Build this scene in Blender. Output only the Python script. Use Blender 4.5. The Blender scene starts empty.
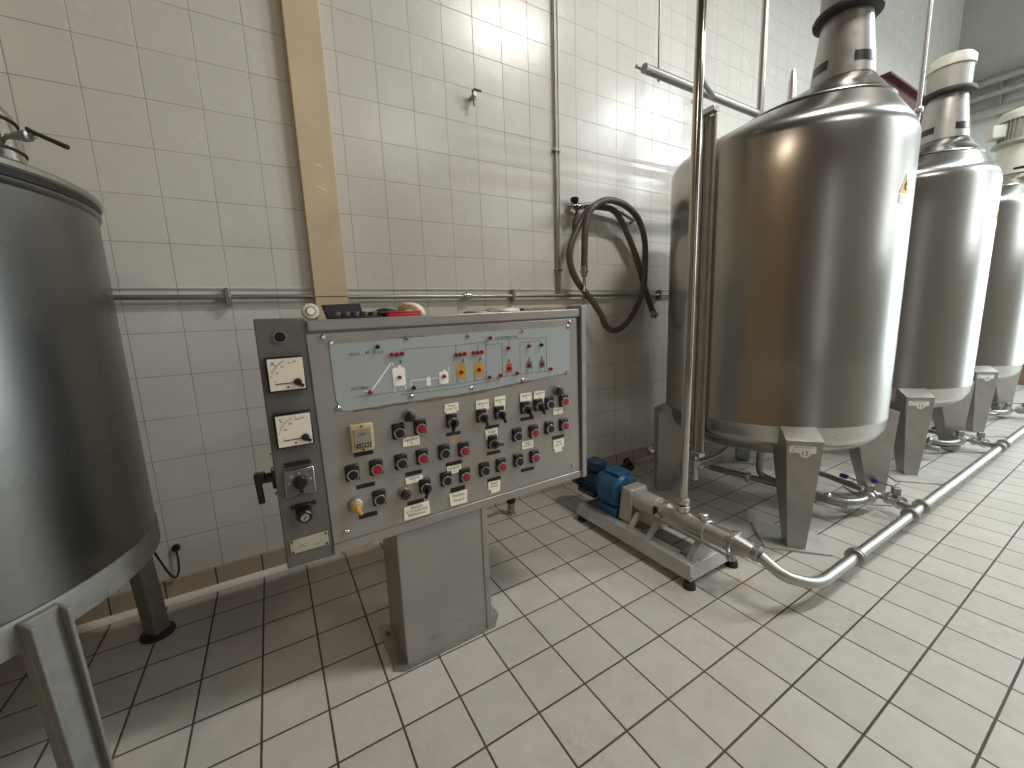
import bpy, bmesh, math, random
from mathutils import Vector, Matrix
random.seed(7)
PI = math.pi
scene = bpy.context.scene
COL = scene.collection

# ------------------------------------------------------------------ numbers (metres; X along tiled wall, Y into wall, Z up)
BUTTONS = [('k',0.3533,0.9402),('r',0.4323,0.9427),('k',0.3529,0.8276),('r',0.4311,0.8299),('k',0.5173,0.8301),('k',0.1871,0.8248),('r',0.2662,0.826),('k',0.2663,0.714),('r',0.5975,0.8241),('k',0.5181,0.7214),('r',0.5961,0.7188),('k',1.0124,0.9486),('r',1.092,0.9507),('k',0.8422,0.8373),('r',0.9262,0.8367),('k',1.0095,0.8401),('r',1.0898,0.8398),('k',0.8445,0.7264),('r',0.9261,0.725),('k',0.6823,0.7223),('r',0.7594,0.7236)]
LAMPS = [('k',0.3939,0.9951),('d',0.3558,0.7123),('d',1.0576,1.0035)]
SELECTORS = [(0.5563,0.9449,205),(0.433,0.7147,200),(0.6821,0.9439,165),(0.7624,0.944,165),(0.8875,0.9462,165),(0.9538,0.9482,165),(0.7252,0.8275,90)]
KEY = (0.1872,0.7135)
LABELS = [(0.6893,0.9913,0.0571,0.0401,'Agitatore|9'),(0.768,0.995,0.0518,0.0416,'Agitatore|8'),(0.8936,0.997,0.056,0.0351,'Agitatore|3'),(0.9629,0.998,0.0569,0.0323,'Agitatore|1'),(0.5593,1.0018,0.0583,0.03,'Pompa|Linea Tav'),(0.7244,0.8688,0.056,0.0415,'Pompa|Linea Tav'),(1.0609,0.9114,0.0547,0.0299,'Agitatore|2'),(0.8945,0.7895,0.0578,0.034,'Pompa|Linea Nord'),(1.06,0.7613,0.0577,0.0422,'Pompa|Linea Tav'),(0.7259,0.6492,0.0573,0.0325,'Pompa|Melassa'),(0.3958,0.754,0.0623,0.028,'Agitatore|5'),(0.3963,0.6316,0.0961,0.0533,'Sezione|ROTAZIONE|PREPARAZ.'),(0.5533,0.7564,0.0604,0.0335,'Agitatore|4'),(0.5644,0.6356,0.072,0.0544,'Pompa|Acqua'),(0.3956,0.8999,0.0597,0.0338,'Agitatore|6')]
STRIPS = [(0.7289,0.8967,0.0623,0.0119),(0.8976,0.9027,0.0663,0.0143),(1.0608,0.7919,0.0653,0.014),(0.7306,0.7868,0.0611,0.0139),(0.8917,0.6777,0.0682,0.0148),(0.7271,0.6737,0.0635,0.0141),(0.2263,0.7734,0.0621,0.0153),(0.2246,0.6645,0.0628,0.0167),(0.2293,0.8877,0.0638,0.0144),(0.3961,0.7789,0.0622,0.0145),(0.3945,0.6662,0.0628,0.0137),(0.5561,0.7811,0.0664,0.014),(0.5645,0.6723,0.0613,0.018),(0.5608,0.8985,0.0585,0.0128)]
PAPERS = [(0.566,0.8762,0.0454,0.0283),(0.9542,0.9057,0.0429,0.0242),(0.7287,0.7685,0.0441,0.0232),(0.896,0.7634,0.0349,0.0122)]
METERS = [[(-0.0217,1.236),(0.0825,1.2399),(0.0821,1.1328),(-0.0212,1.13)],[(-0.0209,1.0649),(0.0859,1.0612),(0.0837,0.9593),(-0.02,0.9569)]]
HOLE = (0.0265,1.2955)
ROT = [(-0.0125,0.8804),(0.0725,0.8808),(0.0723,0.7951),(-0.0108,0.7968)]
ROTSTRIP = [(-0.0046,0.9016),(0.065,0.8927)]
KEYSW = (0.0303,0.7303)
KEYSTRIP = [(-0.0036,0.761),(0.0677,0.7511)]
NAMEPL = [(-0.0224,0.6429),(0.0903,0.6483),(0.0913,0.5971),(-0.0183,0.603)]
HOUR = [(0.1934,0.9909),(0.2643,0.9911),(0.2625,0.8998),(0.1926,0.9048)]
MIMIC = [(0.1593,1.2643),(0.4586,1.2715),(0.7859,1.2791),(1.1319,1.2823),(1.131,1.0782),(0.9725,1.0681),(0.6413,1.0491),(0.3685,1.0458),(0.2075,1.0429),(0.1767,1.0475),(0.1619,1.0832)]
SCREWS = [(0.1443,1.289),(0.1656,1.2687),(0.408,1.2691),(0.6416,1.2652),(0.8842,1.2724),(1.1234,1.2783),(1.135,1.2996),(0.1653,1.056),(0.4094,1.062),(0.6465,1.0642),(0.8811,1.0696),(1.1139,1.0776),(0.1496,0.6256),(1.1409,0.6389)]
IND = [('r',0.3532,1.2177),('r',0.371,1.2172),('r',0.3887,1.2183),('r',0.3724,1.1366),('r',0.5366,1.1231),('r',0.2702,1.0965),('r',0.5905,1.1977),('r',0.6073,1.1989),('r',0.6247,1.1992),('r',0.6075,1.1313),('r',0.662,1.2),('r',0.6789,1.2003),('r',0.6966,1.2011),('r',0.6828,1.1334),('r',0.7371,1.2532),('r',0.817,1.2075),('r',0.9158,1.2092),('r',0.726,1.0987),('r',0.7758,1.1006),('r',0.8534,1.1027),('r',0.8172,1.126),('r',0.9163,1.1292),('r',0.9812,1.1279),('r',1.0238,1.1033),('k',0.3076,1.2476),('k',0.9781,1.2096),('k',0.4204,1.0934)]
TANKSYM = [('w',(0.3503,1.1724),(0.3944,1.1697),(0.3917,1.1052),(0.3486,1.1083)),('w',(0.518,1.1403),(0.5541,1.1408),(0.5526,1.0945),(0.5169,1.0945)),('w',(0.4684,1.1253),(0.4828,1.1247),(0.4853,1.0941),(0.4676,1.0942)),('y',(0.5888,1.1617),(0.628,1.1598),(0.6258,1.1057),(0.5864,1.1074)),('y',(0.662,1.1604),(0.7022,1.1622),(0.7023,1.1083),(0.6608,1.1089)),('r',(0.8065,1.1448),(0.8323,1.1453),(0.8307,1.11),(0.8048,1.1087)),('g',(0.902,1.1465),(0.9307,1.1463),(0.9296,1.1164),(0.9022,1.1161)),('g',(0.9676,1.1449),(0.9939,1.1456),(0.9937,1.1132),(0.968,1.1127))]
WLINES = [[(0.2716,1.0972),(0.3485,1.1897),(0.3547,1.1806)],[(0.4107,1.097),(0.4125,1.1205),(0.4679,1.1193)],[(0.4871,1.1192),(0.5176,1.119)],[(0.5568,1.1405),(0.5578,1.1569)],[(0.3532,1.1063),(0.3516,1.0871)],[(0.3903,1.1068),(0.3918,1.0885)],[(0.25,1.1033),(0.2673,1.0992)]]
KLINES = [[(0.2178,1.0855),(0.5999,1.0875),(0.6307,1.0908),(0.7946,1.0947),(0.8798,1.0954),(1.0054,1.0961)],[(0.3722,1.0747),(0.5989,1.0717),(0.7751,1.0867)],[(0.3899,1.2325),(0.5957,1.2331),(0.5917,1.2334),(0.7183,1.2383)],[(0.5917,1.2334),(0.5899,1.2054)],[(0.6826,1.2342),(0.681,1.2065)],[(0.7107,1.0965),(0.7174,1.2437),(1.0059,1.2391),(1.0043,1.1093)],[(0.7177,1.2267),(0.7882,1.2275),(0.7865,1.0994)],[(0.8203,1.2403),(0.8191,1.2129)],[(0.8699,1.0993),(0.873,1.226),(0.9773,1.2281),(0.9782,1.2137)],[(0.9164,1.2261),(0.9166,1.212)],[(0.5875,1.1073),(0.5865,1.0916)],[(0.6247,1.1058),(0.625,1.0915)],[(0.6619,1.1088),(0.6609,1.0912)],[(0.7011,1.1084),(0.7015,1.0937)],[(0.8067,1.1085),(0.8061,1.0946)],[(0.8301,1.1101),(0.8301,1.0949)],[(0.9036,1.116),(0.9029,1.0971)],[(0.9283,1.1165),(0.9276,1.0969)],[(0.9687,1.1127),(0.9682,1.0963)],[(0.9929,1.1133),(0.9932,1.0973)]]
GCAPS = [(0.6175,1.1737),(0.6898,1.1739),(0.8185,1.1565),(0.9166,1.155),(0.9799,1.1555),(0.3816,1.1901)]
TXT = [('ACQUA',0.2142,1.2258,0.2477,1.229),('ZUCCHERO',0.2097,1.1129,0.2634,1.1147),('I. R. SCAMBIATORE',0.7601,1.2492,0.8609,1.2528),('P',0.2681,1.2284,0.2784,1.2299),('D e m',0.2916,1.2289,0.3242,1.2302)]
HOSE = [(2.0,-0.14,1.6244),(2.0031,-0.14,1.7442),(2.012,-0.14,1.9056),(2.0405,-0.14,2.0271),(2.1149,-0.15,2.1086),(2.2432,-0.155,2.1476),(2.4186,-0.15,2.1222),(2.5578,-0.14,2.0385),(2.65,-0.12,1.8953),(2.6595,-0.12,1.6845),(2.6425,-0.12,1.5307),(2.5818,-0.12,1.3916),(2.4508,-0.12,1.2481),(2.3226,-0.12,1.2),(2.239,-0.11,1.2414),(2.1925,-0.11,1.3248),(2.0998,-0.1,1.4433),(1.9691,-0.1,1.57),(1.9025,-0.1,1.7052),(1.9153,-0.1,1.8266),(1.9927,-0.1,1.9653),(2.095,-0.1,2.088),(2.2283,-0.09,2.1133),(2.368,-0.08,2.096),(2.4787,-0.075,1.9804),(2.5844,-0.07,1.8249),(2.6595,-0.07,1.6751),(2.7209,-0.07,1.5273),(2.7837,-0.07,1.3988),(2.8295,-0.07,1.3245)]


# ------------------------------------------------------------------ materials
def new_mat(name):
    m = bpy.data.materials.new(name); m.use_nodes = True
    nt = m.node_tree
    return m, nt, nt.nodes['Principled BSDF']
def N(nt, t, **kw):
    n = nt.nodes.new(t)
    for k, v in kw.items(): setattr(n, k, v)
    return n
def math_node(nt, op, a, b=None, c=None):
    n = N(nt, 'ShaderNodeMath', operation=op)
    for i, v in enumerate((a, b, c)):
        if v is None: continue
        if isinstance(v, (int, float)): n.inputs[i].default_value = v
        else: nt.links.new(v, n.inputs[i])
    return n.outputs[0]
def mix_rgb(nt, fac, a, b, blend='MIX'):
    n = N(nt, 'ShaderNodeMix', data_type='RGBA', blend_type=blend)
    for i, v in ((0, fac), (6, a), (7, b)):
        if isinstance(v, (int, float)): n.inputs[i].default_value = v
        elif isinstance(v, (tuple, list)): n.inputs[i].default_value = (*v[:3], 1)
        else: nt.links.new(v, n.inputs[i])
    return n.outputs[2]
def noise(nt, vec, scale, detail=3, rough=.55):
    n = N(nt, 'ShaderNodeTexNoise'); n.inputs['Scale'].default_value = scale
    n.inputs['Detail'].default_value = detail; n.inputs['Roughness'].default_value = rough
    if vec is not None: nt.links.new(vec, n.inputs['Vector'])
    return n.outputs['Fac']
def ramp(nt, fac, lo, hi, a=(0, 0, 0), b=(1, 1, 1)):
    r = N(nt, 'ShaderNodeValToRGB'); nt.links.new(fac, r.inputs[0])
    r.color_ramp.elements[0].position = lo; r.color_ramp.elements[1].position = hi
    r.color_ramp.elements[0].color = (*a, 1); r.color_ramp.elements[1].color = (*b, 1)
    return r.outputs[0]

def plain(name, col, rough=.5, metal=0, var=.12, vscale=9, bump=0, bscale=60, spec=.5, emit=0, rvar=None):
    m, nt, p = new_mat(name)
    tc = N(nt, 'ShaderNodeTexCoord').outputs['Object']
    f = noise(nt, tc, vscale, 4)
    dark = tuple(c * (1 - var) for c in col); lite = tuple(min(1, c * (1 + var)) for c in col)
    c = ramp(nt, f, .3, .7, dark, lite)
    nt.links.new(c, p.inputs['Base Color'])
    p.inputs['Metallic'].default_value = metal
    p.inputs['Specular IOR Level'].default_value = spec
    rvar = (.06 if metal > .9 else .2) if rvar is None else rvar
    rr = math_node(nt, 'MULTIPLY_ADD', f, rvar, rough - rvar / 2)
    nt.links.new(rr, p.inputs['Roughness'])
    if bump:
        b = N(nt, 'ShaderNodeBump'); b.inputs['Strength'].default_value = bump; b.inputs['Distance'].default_value = .004
        nt.links.new(noise(nt, tc, bscale, 3), b.inputs['Height']); nt.links.new(b.outputs[0], p.inputs['Normal'])
    if emit:
        p.inputs['Emission Color'].default_value = (*col, 1); p.inputs['Emission Strength'].default_value = emit
    return m

def brushed(name, col, rough=.3, aniso=.6, axis='Z', streak=.05, fine=(1.5, 1.5, 110)):
    """brushed stainless steel, grain running round the vessel"""
    m, nt, p = new_mat(name)
    tc = N(nt, 'ShaderNodeTexCoord').outputs['Object']
    mp = N(nt, 'ShaderNodeMapping'); nt.links.new(tc, mp.inputs[0]); mp.inputs['Scale'].default_value = fine
    f = noise(nt, mp.outputs[0], 1.0, 1, .5)
    g = noise(nt, tc, 2.2, 4)
    c1 = mix_rgb(nt, f, tuple(c * (1 - streak) for c in col), tuple(min(1, c * (1 + streak)) for c in col))
    c2 = mix_rgb(nt, math_node(nt, 'MULTIPLY', g, .2), c1, tuple(c * .8 for c in col))
    nt.links.new(c2, p.inputs['Base Color'])
    p.inputs['Metallic'].default_value = 1
    r = math_node(nt, 'MULTIPLY_ADD', g, .08, rough - .04)
    nt.links.new(r, p.inputs['Roughness'])
    p.inputs['Anisotropic'].default_value = aniso
    t = N(nt, 'ShaderNodeTangent', direction_type='RADIAL', axis=axis); nt.links.new(t.outputs[0], p.inputs['Tangent'])
    return m

def tiles(name, axes, org, size, gap, tile_a, tile_b, grout, rough, bump_big, dirt=0.0, dirt_col=(.2, .17, .13), stain=None):
    m, nt, p = new_mat(name)
    pos = N(nt, 'ShaderNodeNewGeometry').outputs['Position']
    sep = N(nt, 'ShaderNodeSeparateXYZ'); nt.links.new(pos, sep.inputs[0])
    cells, dist = [], []
    for a, o, s in zip(axes, org, size):
        v = math_node(nt, 'DIVIDE', math_node(nt, 'SUBTRACT', sep.outputs[a], o), s)
        cells.append(math_node(nt, 'FLOOR', v))
        fr = math_node(nt, 'FRACT', v)
        dist.append(math_node(nt, 'MULTIPLY', math_node(nt, 'MINIMUM', fr, math_node(nt, 'SUBTRACT', 1.0, fr)), s))
    d = math_node(nt, 'MINIMUM', dist[0], dist[1])
    wob = noise(nt, pos, 55, 3)
    d2 = math_node(nt, 'ADD', d, math_node(nt, 'MULTIPLY_ADD', wob, .0016, -.0008))
    mr = N(nt, 'ShaderNodeMapRange', interpolation_type='SMOOTHSTEP'); nt.links.new(d2, mr.inputs[0])
    mr.inputs[1].default_value = gap * .5 - .0006; mr.inputs[2].default_value = gap * .5 + .0012
    inside = mr.outputs[0]
    comb = N(nt, 'ShaderNodeCombineXYZ'); nt.links.new(cells[0], comb.inputs[0]); nt.links.new(cells[1], comb.inputs[1])
    wn = N(nt, 'ShaderNodeTexWhiteNoise', noise_dimensions='3D'); nt.links.new(comb.outputs[0], wn.inputs['Vector'])
    shift = N(nt, 'ShaderNodeVectorMath', operation='MULTIPLY_ADD')
    nt.links.new(wn.outputs['Color'], shift.inputs[0]); shift.inputs[1].default_value = (7, 7, 7); nt.links.new(pos, shift.inputs[2])
    cloud = noise(nt, shift.outputs[0], 14, 5, .6)
    blot = ramp(nt, cloud, .32, .72)
    tone = math_node(nt, 'MULTIPLY_ADD', wn.outputs['Value'], .45, math_node(nt, 'MULTIPLY', blot, .55))
    base = mix_rgb(nt, tone, tile_a, tile_b)
    if dirt:
        dn = ramp(nt, noise(nt, pos, 1.6, 6, .7), .5, .78)
        dn2 = ramp(nt, noise(nt, pos, 26, 5, .75), .45, .75)
        base = mix_rgb(nt, math_node(nt, 'MULTIPLY', math_node(nt, 'MULTIPLY', dn, dn2), dirt), base, dirt_col)
        speck = ramp(nt, noise(nt, pos, 180, 2), .62, .72)
        base = mix_rgb(nt, math_node(nt, 'MULTIPLY', speck, .18), base, tuple(c * .55 for c in tile_a))
    if stain:
        dv = N(nt, 'ShaderNodeVectorMath', operation='DISTANCE'); nt.links.new(pos, dv.inputs[0]); dv.inputs[1].default_value = (stain[0], stain[1], 0)
        sm = ramp(nt, math_node(nt, 'MULTIPLY_ADD', noise(nt, pos, 16, 4), .14, dv.outputs['Value']), stain[2] + .02, stain[2] + .11, (1, 1, 1), (0, 0, 0))
        base = mix_rgb(nt, math_node(nt, 'MULTIPLY', sm, .55), base, (.33, .20, .12))
    gn = ramp(nt, noise(nt, pos, 2.3, 3), .35, .65, tuple(c * .7 for c in grout), tuple(min(1, c * 1.35) for c in grout))
    colr = mix_rgb(nt, inside, gn, base)
    nt.links.new(colr, p.inputs['Base Color'])
    r = math_node(nt, 'MULTIPLY_ADD', cloud, .22, rough - .11)
    r = math_node(nt, 'MAXIMUM', r, math_node(nt, 'MULTIPLY', math_node(nt, 'SUBTRACT', 1.0, inside), .8))
    nt.links.new(r, p.inputs['Roughness'])
    h = math_node(nt, 'MULTIPLY_ADD', cloud, bump_big, inside)
    h = math_node(nt, 'MULTIPLY_ADD', noise(nt, shift.outputs[0], 60, 2), bump_big * .6, h)
    b = N(nt, 'ShaderNodeBump'); b.inputs['Strength'].default_value = .55; b.inputs['Distance'].default_value = .0022
    nt.links.new(h, b.inputs['Height']); nt.links.new(b.outputs[0], p.inputs['Normal'])
    return m

M = {}
M['wall'] = tiles('glazed_wall_tile', (0, 2), (-.5426, .1177), (.2, .2), .0024, (.70, .675, .615), (.75, .725, .665), (.40, .375, .33), .24, .42)
M['floor'] = tiles('floor_tile', (0, 1), (.8402, -.6452), (.2027, .2027), .0065, (.44, .41, .36), (.54, .505, .45), (.075, .056, .042), .38, .18, .75, (.19, .145, .10), stain=(1.83, -1.47, .06))
M['skirting'] = tiles('skirting_tile', (0, 2), (.0295, -.5), (.2027, 5.0), .006, (.42, .34, .25), (.50, .41, .31), (.10, .075, .055), .4, .15)
M['plaster'] = plain('painted_plaster', (.17, .15, .125), .75, var=.08, vscale=2)
M['warm_plaster'] = plain('ochre_plaster', (.30, .20, .11), .75, var=.1, vscale=1.5)
M['ceiling'] = plain('ceiling_paint', (.20, .19, .175), .85, var=.08, vscale=2)
M['endwall'] = plain('end_wall_paint', (.62, .64, .61), .7, var=.07, vscale=2)
M['dado'] = plain('brown_dado_paint', (.17, .11, .075), .6, var=.2, vscale=3)
M['column'] = plain('ochre_column_paint', (.70, .55, .36), .5, var=.07, vscale=5, bump=.15, bscale=90)
M['chip'] = plain('bare_plaster_chip', (.80, .70, .52), .8)
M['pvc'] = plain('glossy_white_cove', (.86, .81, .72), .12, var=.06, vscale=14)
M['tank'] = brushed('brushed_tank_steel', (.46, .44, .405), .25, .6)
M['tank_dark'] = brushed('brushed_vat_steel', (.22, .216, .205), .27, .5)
M['steel'] = plain('stainless_steel', (.60, .575, .53), .38, 1, .06, 12)
M['pipe'] = plain('polished_pipe_steel', (.42, .405, .375), .40, 1, .03, 6)
M['spout'] = plain('polished_spout_steel', (.50, .48, .44), .13, 1, .03, 6)
M['dull'] = plain('dull_steel', (.36, .35, .325), .42, .8, .1, 10)
M['vat_leg'] = plain('dull_grey_vat_paint', (.21, .205, .182), .5, .2, .14, 25, .1, 120)
M['leg'] = plain('grey_leg_steel', (.36, .345, .32), .38, .6, .07, 16, .05, 200)
M['plate'] = plain('leg_pad_steel', (.46, .45, .42), .45, .15, .15, 8)
M['panel'] = plain('grey_cabinet_paint', (.33, .308, .28), .34, .35, .08, 5, .05, 250)
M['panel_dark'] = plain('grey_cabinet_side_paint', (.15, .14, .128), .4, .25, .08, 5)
M['mimic'] = plain('pale_blue_mimic_sheet', (.37, .40, .395), .33, 0, .05, 4)
M['glue'] = plain('brown_glue_edge', (.20, .13, .085), .7, 0, .35, 60)
M['black'] = plain('black_plastic', (.007, .0065, .0065), .33, 0, .2, 30)
M['rubber'] = plain('black_rubber', (.022, .021, .02), .6, 0, .2, 20)
M['chrome'] = plain('chrome_ring', (.50, .49, .47), .18, 1, .04, 10)
M['red'] = plain('red_button_cap', (.30, .010, .022), .32, 0, .12, 40)
M['darkred'] = plain('dark_red_lens', (.045, .012, .01), .2, 0, .15, 40)
M['redlamp'] = plain('red_indicator_lens', (.33, .008, .012), .2, 0, .15, 60)
M['paper'] = plain('cream_label_paper', (.93, .87, .71), .7, 0, .03, 20)
M['oldpaper'] = plain('brown_glue_residue', (.36, .28, .17), .8, 0, .2, 40)
M['ink'] = plain('dark_ink', (.035, .03, .028), .7)
M['white'] = plain('white_paint', (.90, .88, .82), .5)
M['yellow'] = plain('amber_paint', (.52, .29, .05), .45)
M['redpaint'] = plain('red_paint', (.62, .05, .02), .45)
M['green'] = plain('grey_green_paint', (.10, .13, .10), .45)
M['dial'] = plain('meter_dial', (.82, .74, .60), .35, 0, .04, 8)
M['cream'] = plain('cream_plastic', (.56, .43, .24), .4, 0, .1, 30)
M['grey_plastic'] = plain('grey_switch_plate', (.14, .14, .145), .3, .2, .1, 20)
M['orange'] = plain('orange_key_switch', (.70, .36, .10), .4)
M['blue'] = plain('blue_machine_paint', (.012, .095, .205), .34, 0, .25, 14, .1, 60)
M['darkblue'] = plain('navy_machine_paint', (.016, .05, .10), .45, 0, .2, 14)
M['bluecap'] = plain('blue_valve_grip', (.03, .05, .30), .4)
M['cast'] = plain('cast_grey_metal', (.52, .485, .43), .42, .45, .12, 20, .1, 120)
M['frame'] = plain('pump_frame_paint', (.42, .41, .375), .42, .3, .1, 18)
M['hose'] = plain('brown_hose', (.115, .092, .066), .32, 0, .22, 60, .5, 300)
M['rag'] = plain('cream_cloth', (.78, .66, .47), .9, 0, .1, 30, .4, 80)
M['redbox'] = plain('red_plastic', (.55, .015, .02), .4)
M['wood'] = plain('weathered_wood', (.27, .20, .135), .75, 0, .25, 25, .3, 80)
M['tape'] = plain('white_tape', (.72, .68, .60), .5)
M['motor'] = plain('cream_motor_paint', (.62, .60, .52), .45, 0, .1, 8)
M['motor_fin'] = plain('grey_motor_fin', (.40, .385, .35), .5, .2, .12, 10)
M['yellow_sticker'] = plain('yellow_sticker', (.80, .47, .06), .4)
M['glass'] = plain('sight_glass', (.24, .21, .17), .12, 0, .1, 10)
M['lattice'] = plain('window_frame_paint', (.32, .33, .33), .5)
M['lampdiff'] = plain('tube_diffuser', (1, .93, .82), .5, emit=4)
M['oxide'] = plain('red_oxide_paint', (.085, .02, .016), .6, 0, .2, 6)

# ------------------------------------------------------------------ geometry helpers
def basis(d):
    d = Vector(d).normalized()
    a = Vector((0, 0, 1)) if abs(d.z) < .9 else Vector((1, 0, 0))
    u = a.cross(d).normalized(); v = d.cross(u)
    return u, v, d
class MB:
    """collects shapes in world coordinates and links them as ONE mesh object"""
    def __init__(s): s.bm = bmesh.new()
    def face(s, vs):
        try: return s.bm.faces.new(vs)
        except ValueError: return None
    def ring(s, c, u, v, r, n, r2=None):
        r2 = r if r2 is None else r2
        return [s.bm.verts.new(Vector(c) + u * (r * math.cos(2 * PI * i / n)) + v * (r2 * math.sin(2 * PI * i / n))) for i in range(n)]
    def bridge(s, a, b):
        n = len(a)
        for i in range(n): s.face((a[i], a[(i + 1) % n], b[(i + 1) % n], b[i]))
    def cyl(s, p0, p1, r0, r1=None, n=20, caps=True):
        r1 = r0 if r1 is None else r1
        p0 = Vector(p0); p1 = Vector(p1); u, v, d = basis(p1 - p0)
        a = s.ring(p0, u, v, r0, n); b = s.ring(p1, u, v, r1, n)
        s.bridge(a, b)
        if caps: s.face(list(reversed(a))); s.face(b)
        return s
    def turn(s, p0, d, prof, n=28):
        """lathe: prof = [(distance along d, radius)]"""
        u, v, d = basis(d); p0 = Vector(p0); prev = None
        for t, r in prof:
            cur = s.ring(p0 + d * t, u, v, max(r, 1e-4), n)
            if prev: s.bridge(prev, cur)
            else: s.face(list(reversed(cur)))
            prev = cur
        s.face(prev); return s
    def loft(s, rings, n=64, close=True):
        """rings = [(cx, cy, z, r)]"""
        prev = None
        for cx, cy, z, r in rings:
            cur = s.ring((cx, cy, z), Vector((1, 0, 0)), Vector((0, 1, 0)), r, n)
            if prev: s.bridge(prev, cur)
            elif close: s.face(list(reversed(cur)))
            prev = cur
        if close: s.face(prev)
        return s
    def tube(s, pts, r, n=12, caps=True):
        P = [Vector(p) for p in pts]; prev = None; u = None
        for i, p in enumerate(P):
            d = (P[min(i + 1, len(P) - 1)] - P[max(i - 1, 0)]).normalized()
            if u is None: u = basis(d)[0]
            u = (u - d * u.dot(d)).normalized(); v = d.cross(u)
            rr = r[i] if isinstance(r, (list, tuple)) else r
            cur = s.ring(p, u, v, rr, n)
            if prev: s.bridge(prev, cur)
            elif caps: s.face(list(reversed(cur)))
            prev = cur
        if caps: s.face(prev)
        return s
    def box(s, c, size, rot=None):
        c = Vector(c); h = Vector(size) / 2; R = rot if rot is not None else Matrix.Identity(3)
        vs = [s.bm.verts.new(c + R @ Vector((h.x * x, h.y * y, h.z * z))) for z in (-1, 1) for y in (-1, 1) for x in (-1, 1)]
        for f in ((0, 2, 3, 1), (4, 5, 7, 6), (0, 1, 5, 4), (2, 6, 7, 3), (0, 4, 6, 2), (1, 3, 7, 5)): s.face([vs[i] for i in f])
        return s
    def prism(s, poly, d):
        """closed polygon (3D points) pushed along vector d"""
        d = Vector(d); a = [s.bm.verts.new(Vector(p)) for p in poly]; b = [s.bm.verts.new(Vector(p) + d) for p in poly]
        s.face(list(reversed(a))); s.face(b); s.bridge(a, b); return s
    def hexa(s, lo, hi):
        a = [s.bm.verts.new(Vector(p)) for p in lo]; b = [s.bm.verts.new(Vector(p)) for p in hi]
        s.face(list(reversed(a))); s.face(b); s.bridge(a, b); return s
    def build(s, name, mat, parent=None, smooth=False, bevel=0, seg=2, angle=40, origin=None):
        bmesh.ops.recalc_face_normals(s.bm, faces=s.bm.faces[:])
        off = Vector((0, 0, 0))
        if parent is not None: off = world_loc(parent)
        elif origin is not None: off = Vector(origin)
        if off.length: bmesh.ops.translate(s.bm, verts=s.bm.verts[:], vec=-off)
        me = bpy.data.meshes.new(name); s.bm.to_mesh(me); s.bm.free()
        me.materials.append(mat if not isinstance(mat, str) else M[mat])
        o = bpy.data.objects.new(name, me); COL.objects.link(o)
        if parent is not None: o.parent = parent
        elif origin is not None: o.location = off
        if smooth:
            me.polygons.foreach_set('use_smooth', [True] * len(me.polygons))
            me.set_sharp_from_angle(angle=math.radians(angle))
        if bevel:
            b = o.modifiers.new('edge', 'BEVEL'); b.width = bevel; b.segments = seg; b.limit_method = 'ANGLE'; b.angle_limit = math.radians(40)
            me.polygons.foreach_set('use_smooth', [True] * len(me.polygons))
            me.set_sharp_from_angle(angle=math.radians(30))
        return o
def world_loc(o):
    v = Vector((0, 0, 0))
    while o is not None: v = v + o.location; o = o.parent
    return v
def thing(name, label, cat, loc=(0, 0, 0), group=None):
    o = bpy.data.objects.new(name, None); COL.objects.link(o); o.empty_display_size = .1
    o.location = loc; o['label'] = label; o['category'] = cat
    if group: o['group'] = group
    return o
def tag(o, label, cat, group=None):
    o['label'] = label; o['category'] = cat
    if group: o['group'] = group
    return o
def struct(o): o['kind'] = 'structure'; return o
def smooth_path(pts, k=6):
    P = [Vector(p) for p in pts]; out = []
    for i in range(len(P) - 1):
        a, b, c, d = P[max(i - 1, 0)], P[i], P[i + 1], P[min(i + 2, len(P) - 1)]
        for j in range(k):
            t = j / k
            out.append(.5 * ((2 * b) + (c - a) * t + (2 * a - 5 * b + 4 * c - d) * t * t + (3 * b - a - 3 * c + d) * t ** 3))
    out.append(P[-1]); return out
def rounded(pts, r, k=6):
    """polyline with filleted corners"""
    P = [Vector(p) for p in pts]; out = [P[0]]
    for i in range(1, len(P) - 1):
        a = (P[i - 1] - P[i]); b = (P[i + 1] - P[i]); q = min(r, a.length * .49, b.length * .49)
        p0 = P[i] + a.normalized() * q; p2 = P[i] + b.normalized() * q
        for j in range(k + 1):
            t = j / k; out.append(p0 * (1 - t) ** 2 + P[i] * 2 * t * (1 - t) + p2 * t * t)
    out.append(P[-1]); return out
def text_obj(lines, x, y, z, w, h, mat, parent, name='lettering', nrm=(0, -1, 0), right=(1, 0, 0), fit=False):
    """flat letters centred at (x,y,z) inside w x h on a plane with the given right vector, as one mesh part"""
    cu = bpy.data.curves.new('letters', 'FONT'); cu.body = '\n'.join(lines); cu.align_x = 'CENTER'; cu.align_y = 'CENTER'
    cu.size = 1; cu.extrude = 0
    t = bpy.data.objects.new('letters', cu); COL.objects.link(t)
    bpy.context.view_layer.update()
    me = bpy.data.meshes.new_from_object(t.evaluated_get(bpy.context.evaluated_depsgraph_get()))
    bpy.data.objects.remove(t); bpy.data.curves.remove(cu)
    xs = [v.co.x for v in me.vertices]; ys = [v.co.y for v in me.vertices]
    bw = max(xs) - min(xs); bh = max(ys) - min(ys); mx = (max(xs) + min(xs)) / 2; my = (max(ys) + min(ys)) / 2
    sx = w / bw; sy = h / bh
    if not fit: sx = sy = min(sx, sy)
    R = Vector(right).normalized(); Nn = Vector(nrm).normalized(); U = Nn.cross(R)
    off = Vector((x, y, z)) - world_loc(parent)
    for v in me.vertices: v.co = off + R * ((v.co.x - mx) * sx) + U * ((v.co.y - my) * sy)
    me.name = name; me.materials.clear(); me.materials.append(M[mat])
    o = bpy.data.objects.new(name, me); COL.objects.link(o); o.parent = parent
    return o
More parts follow.
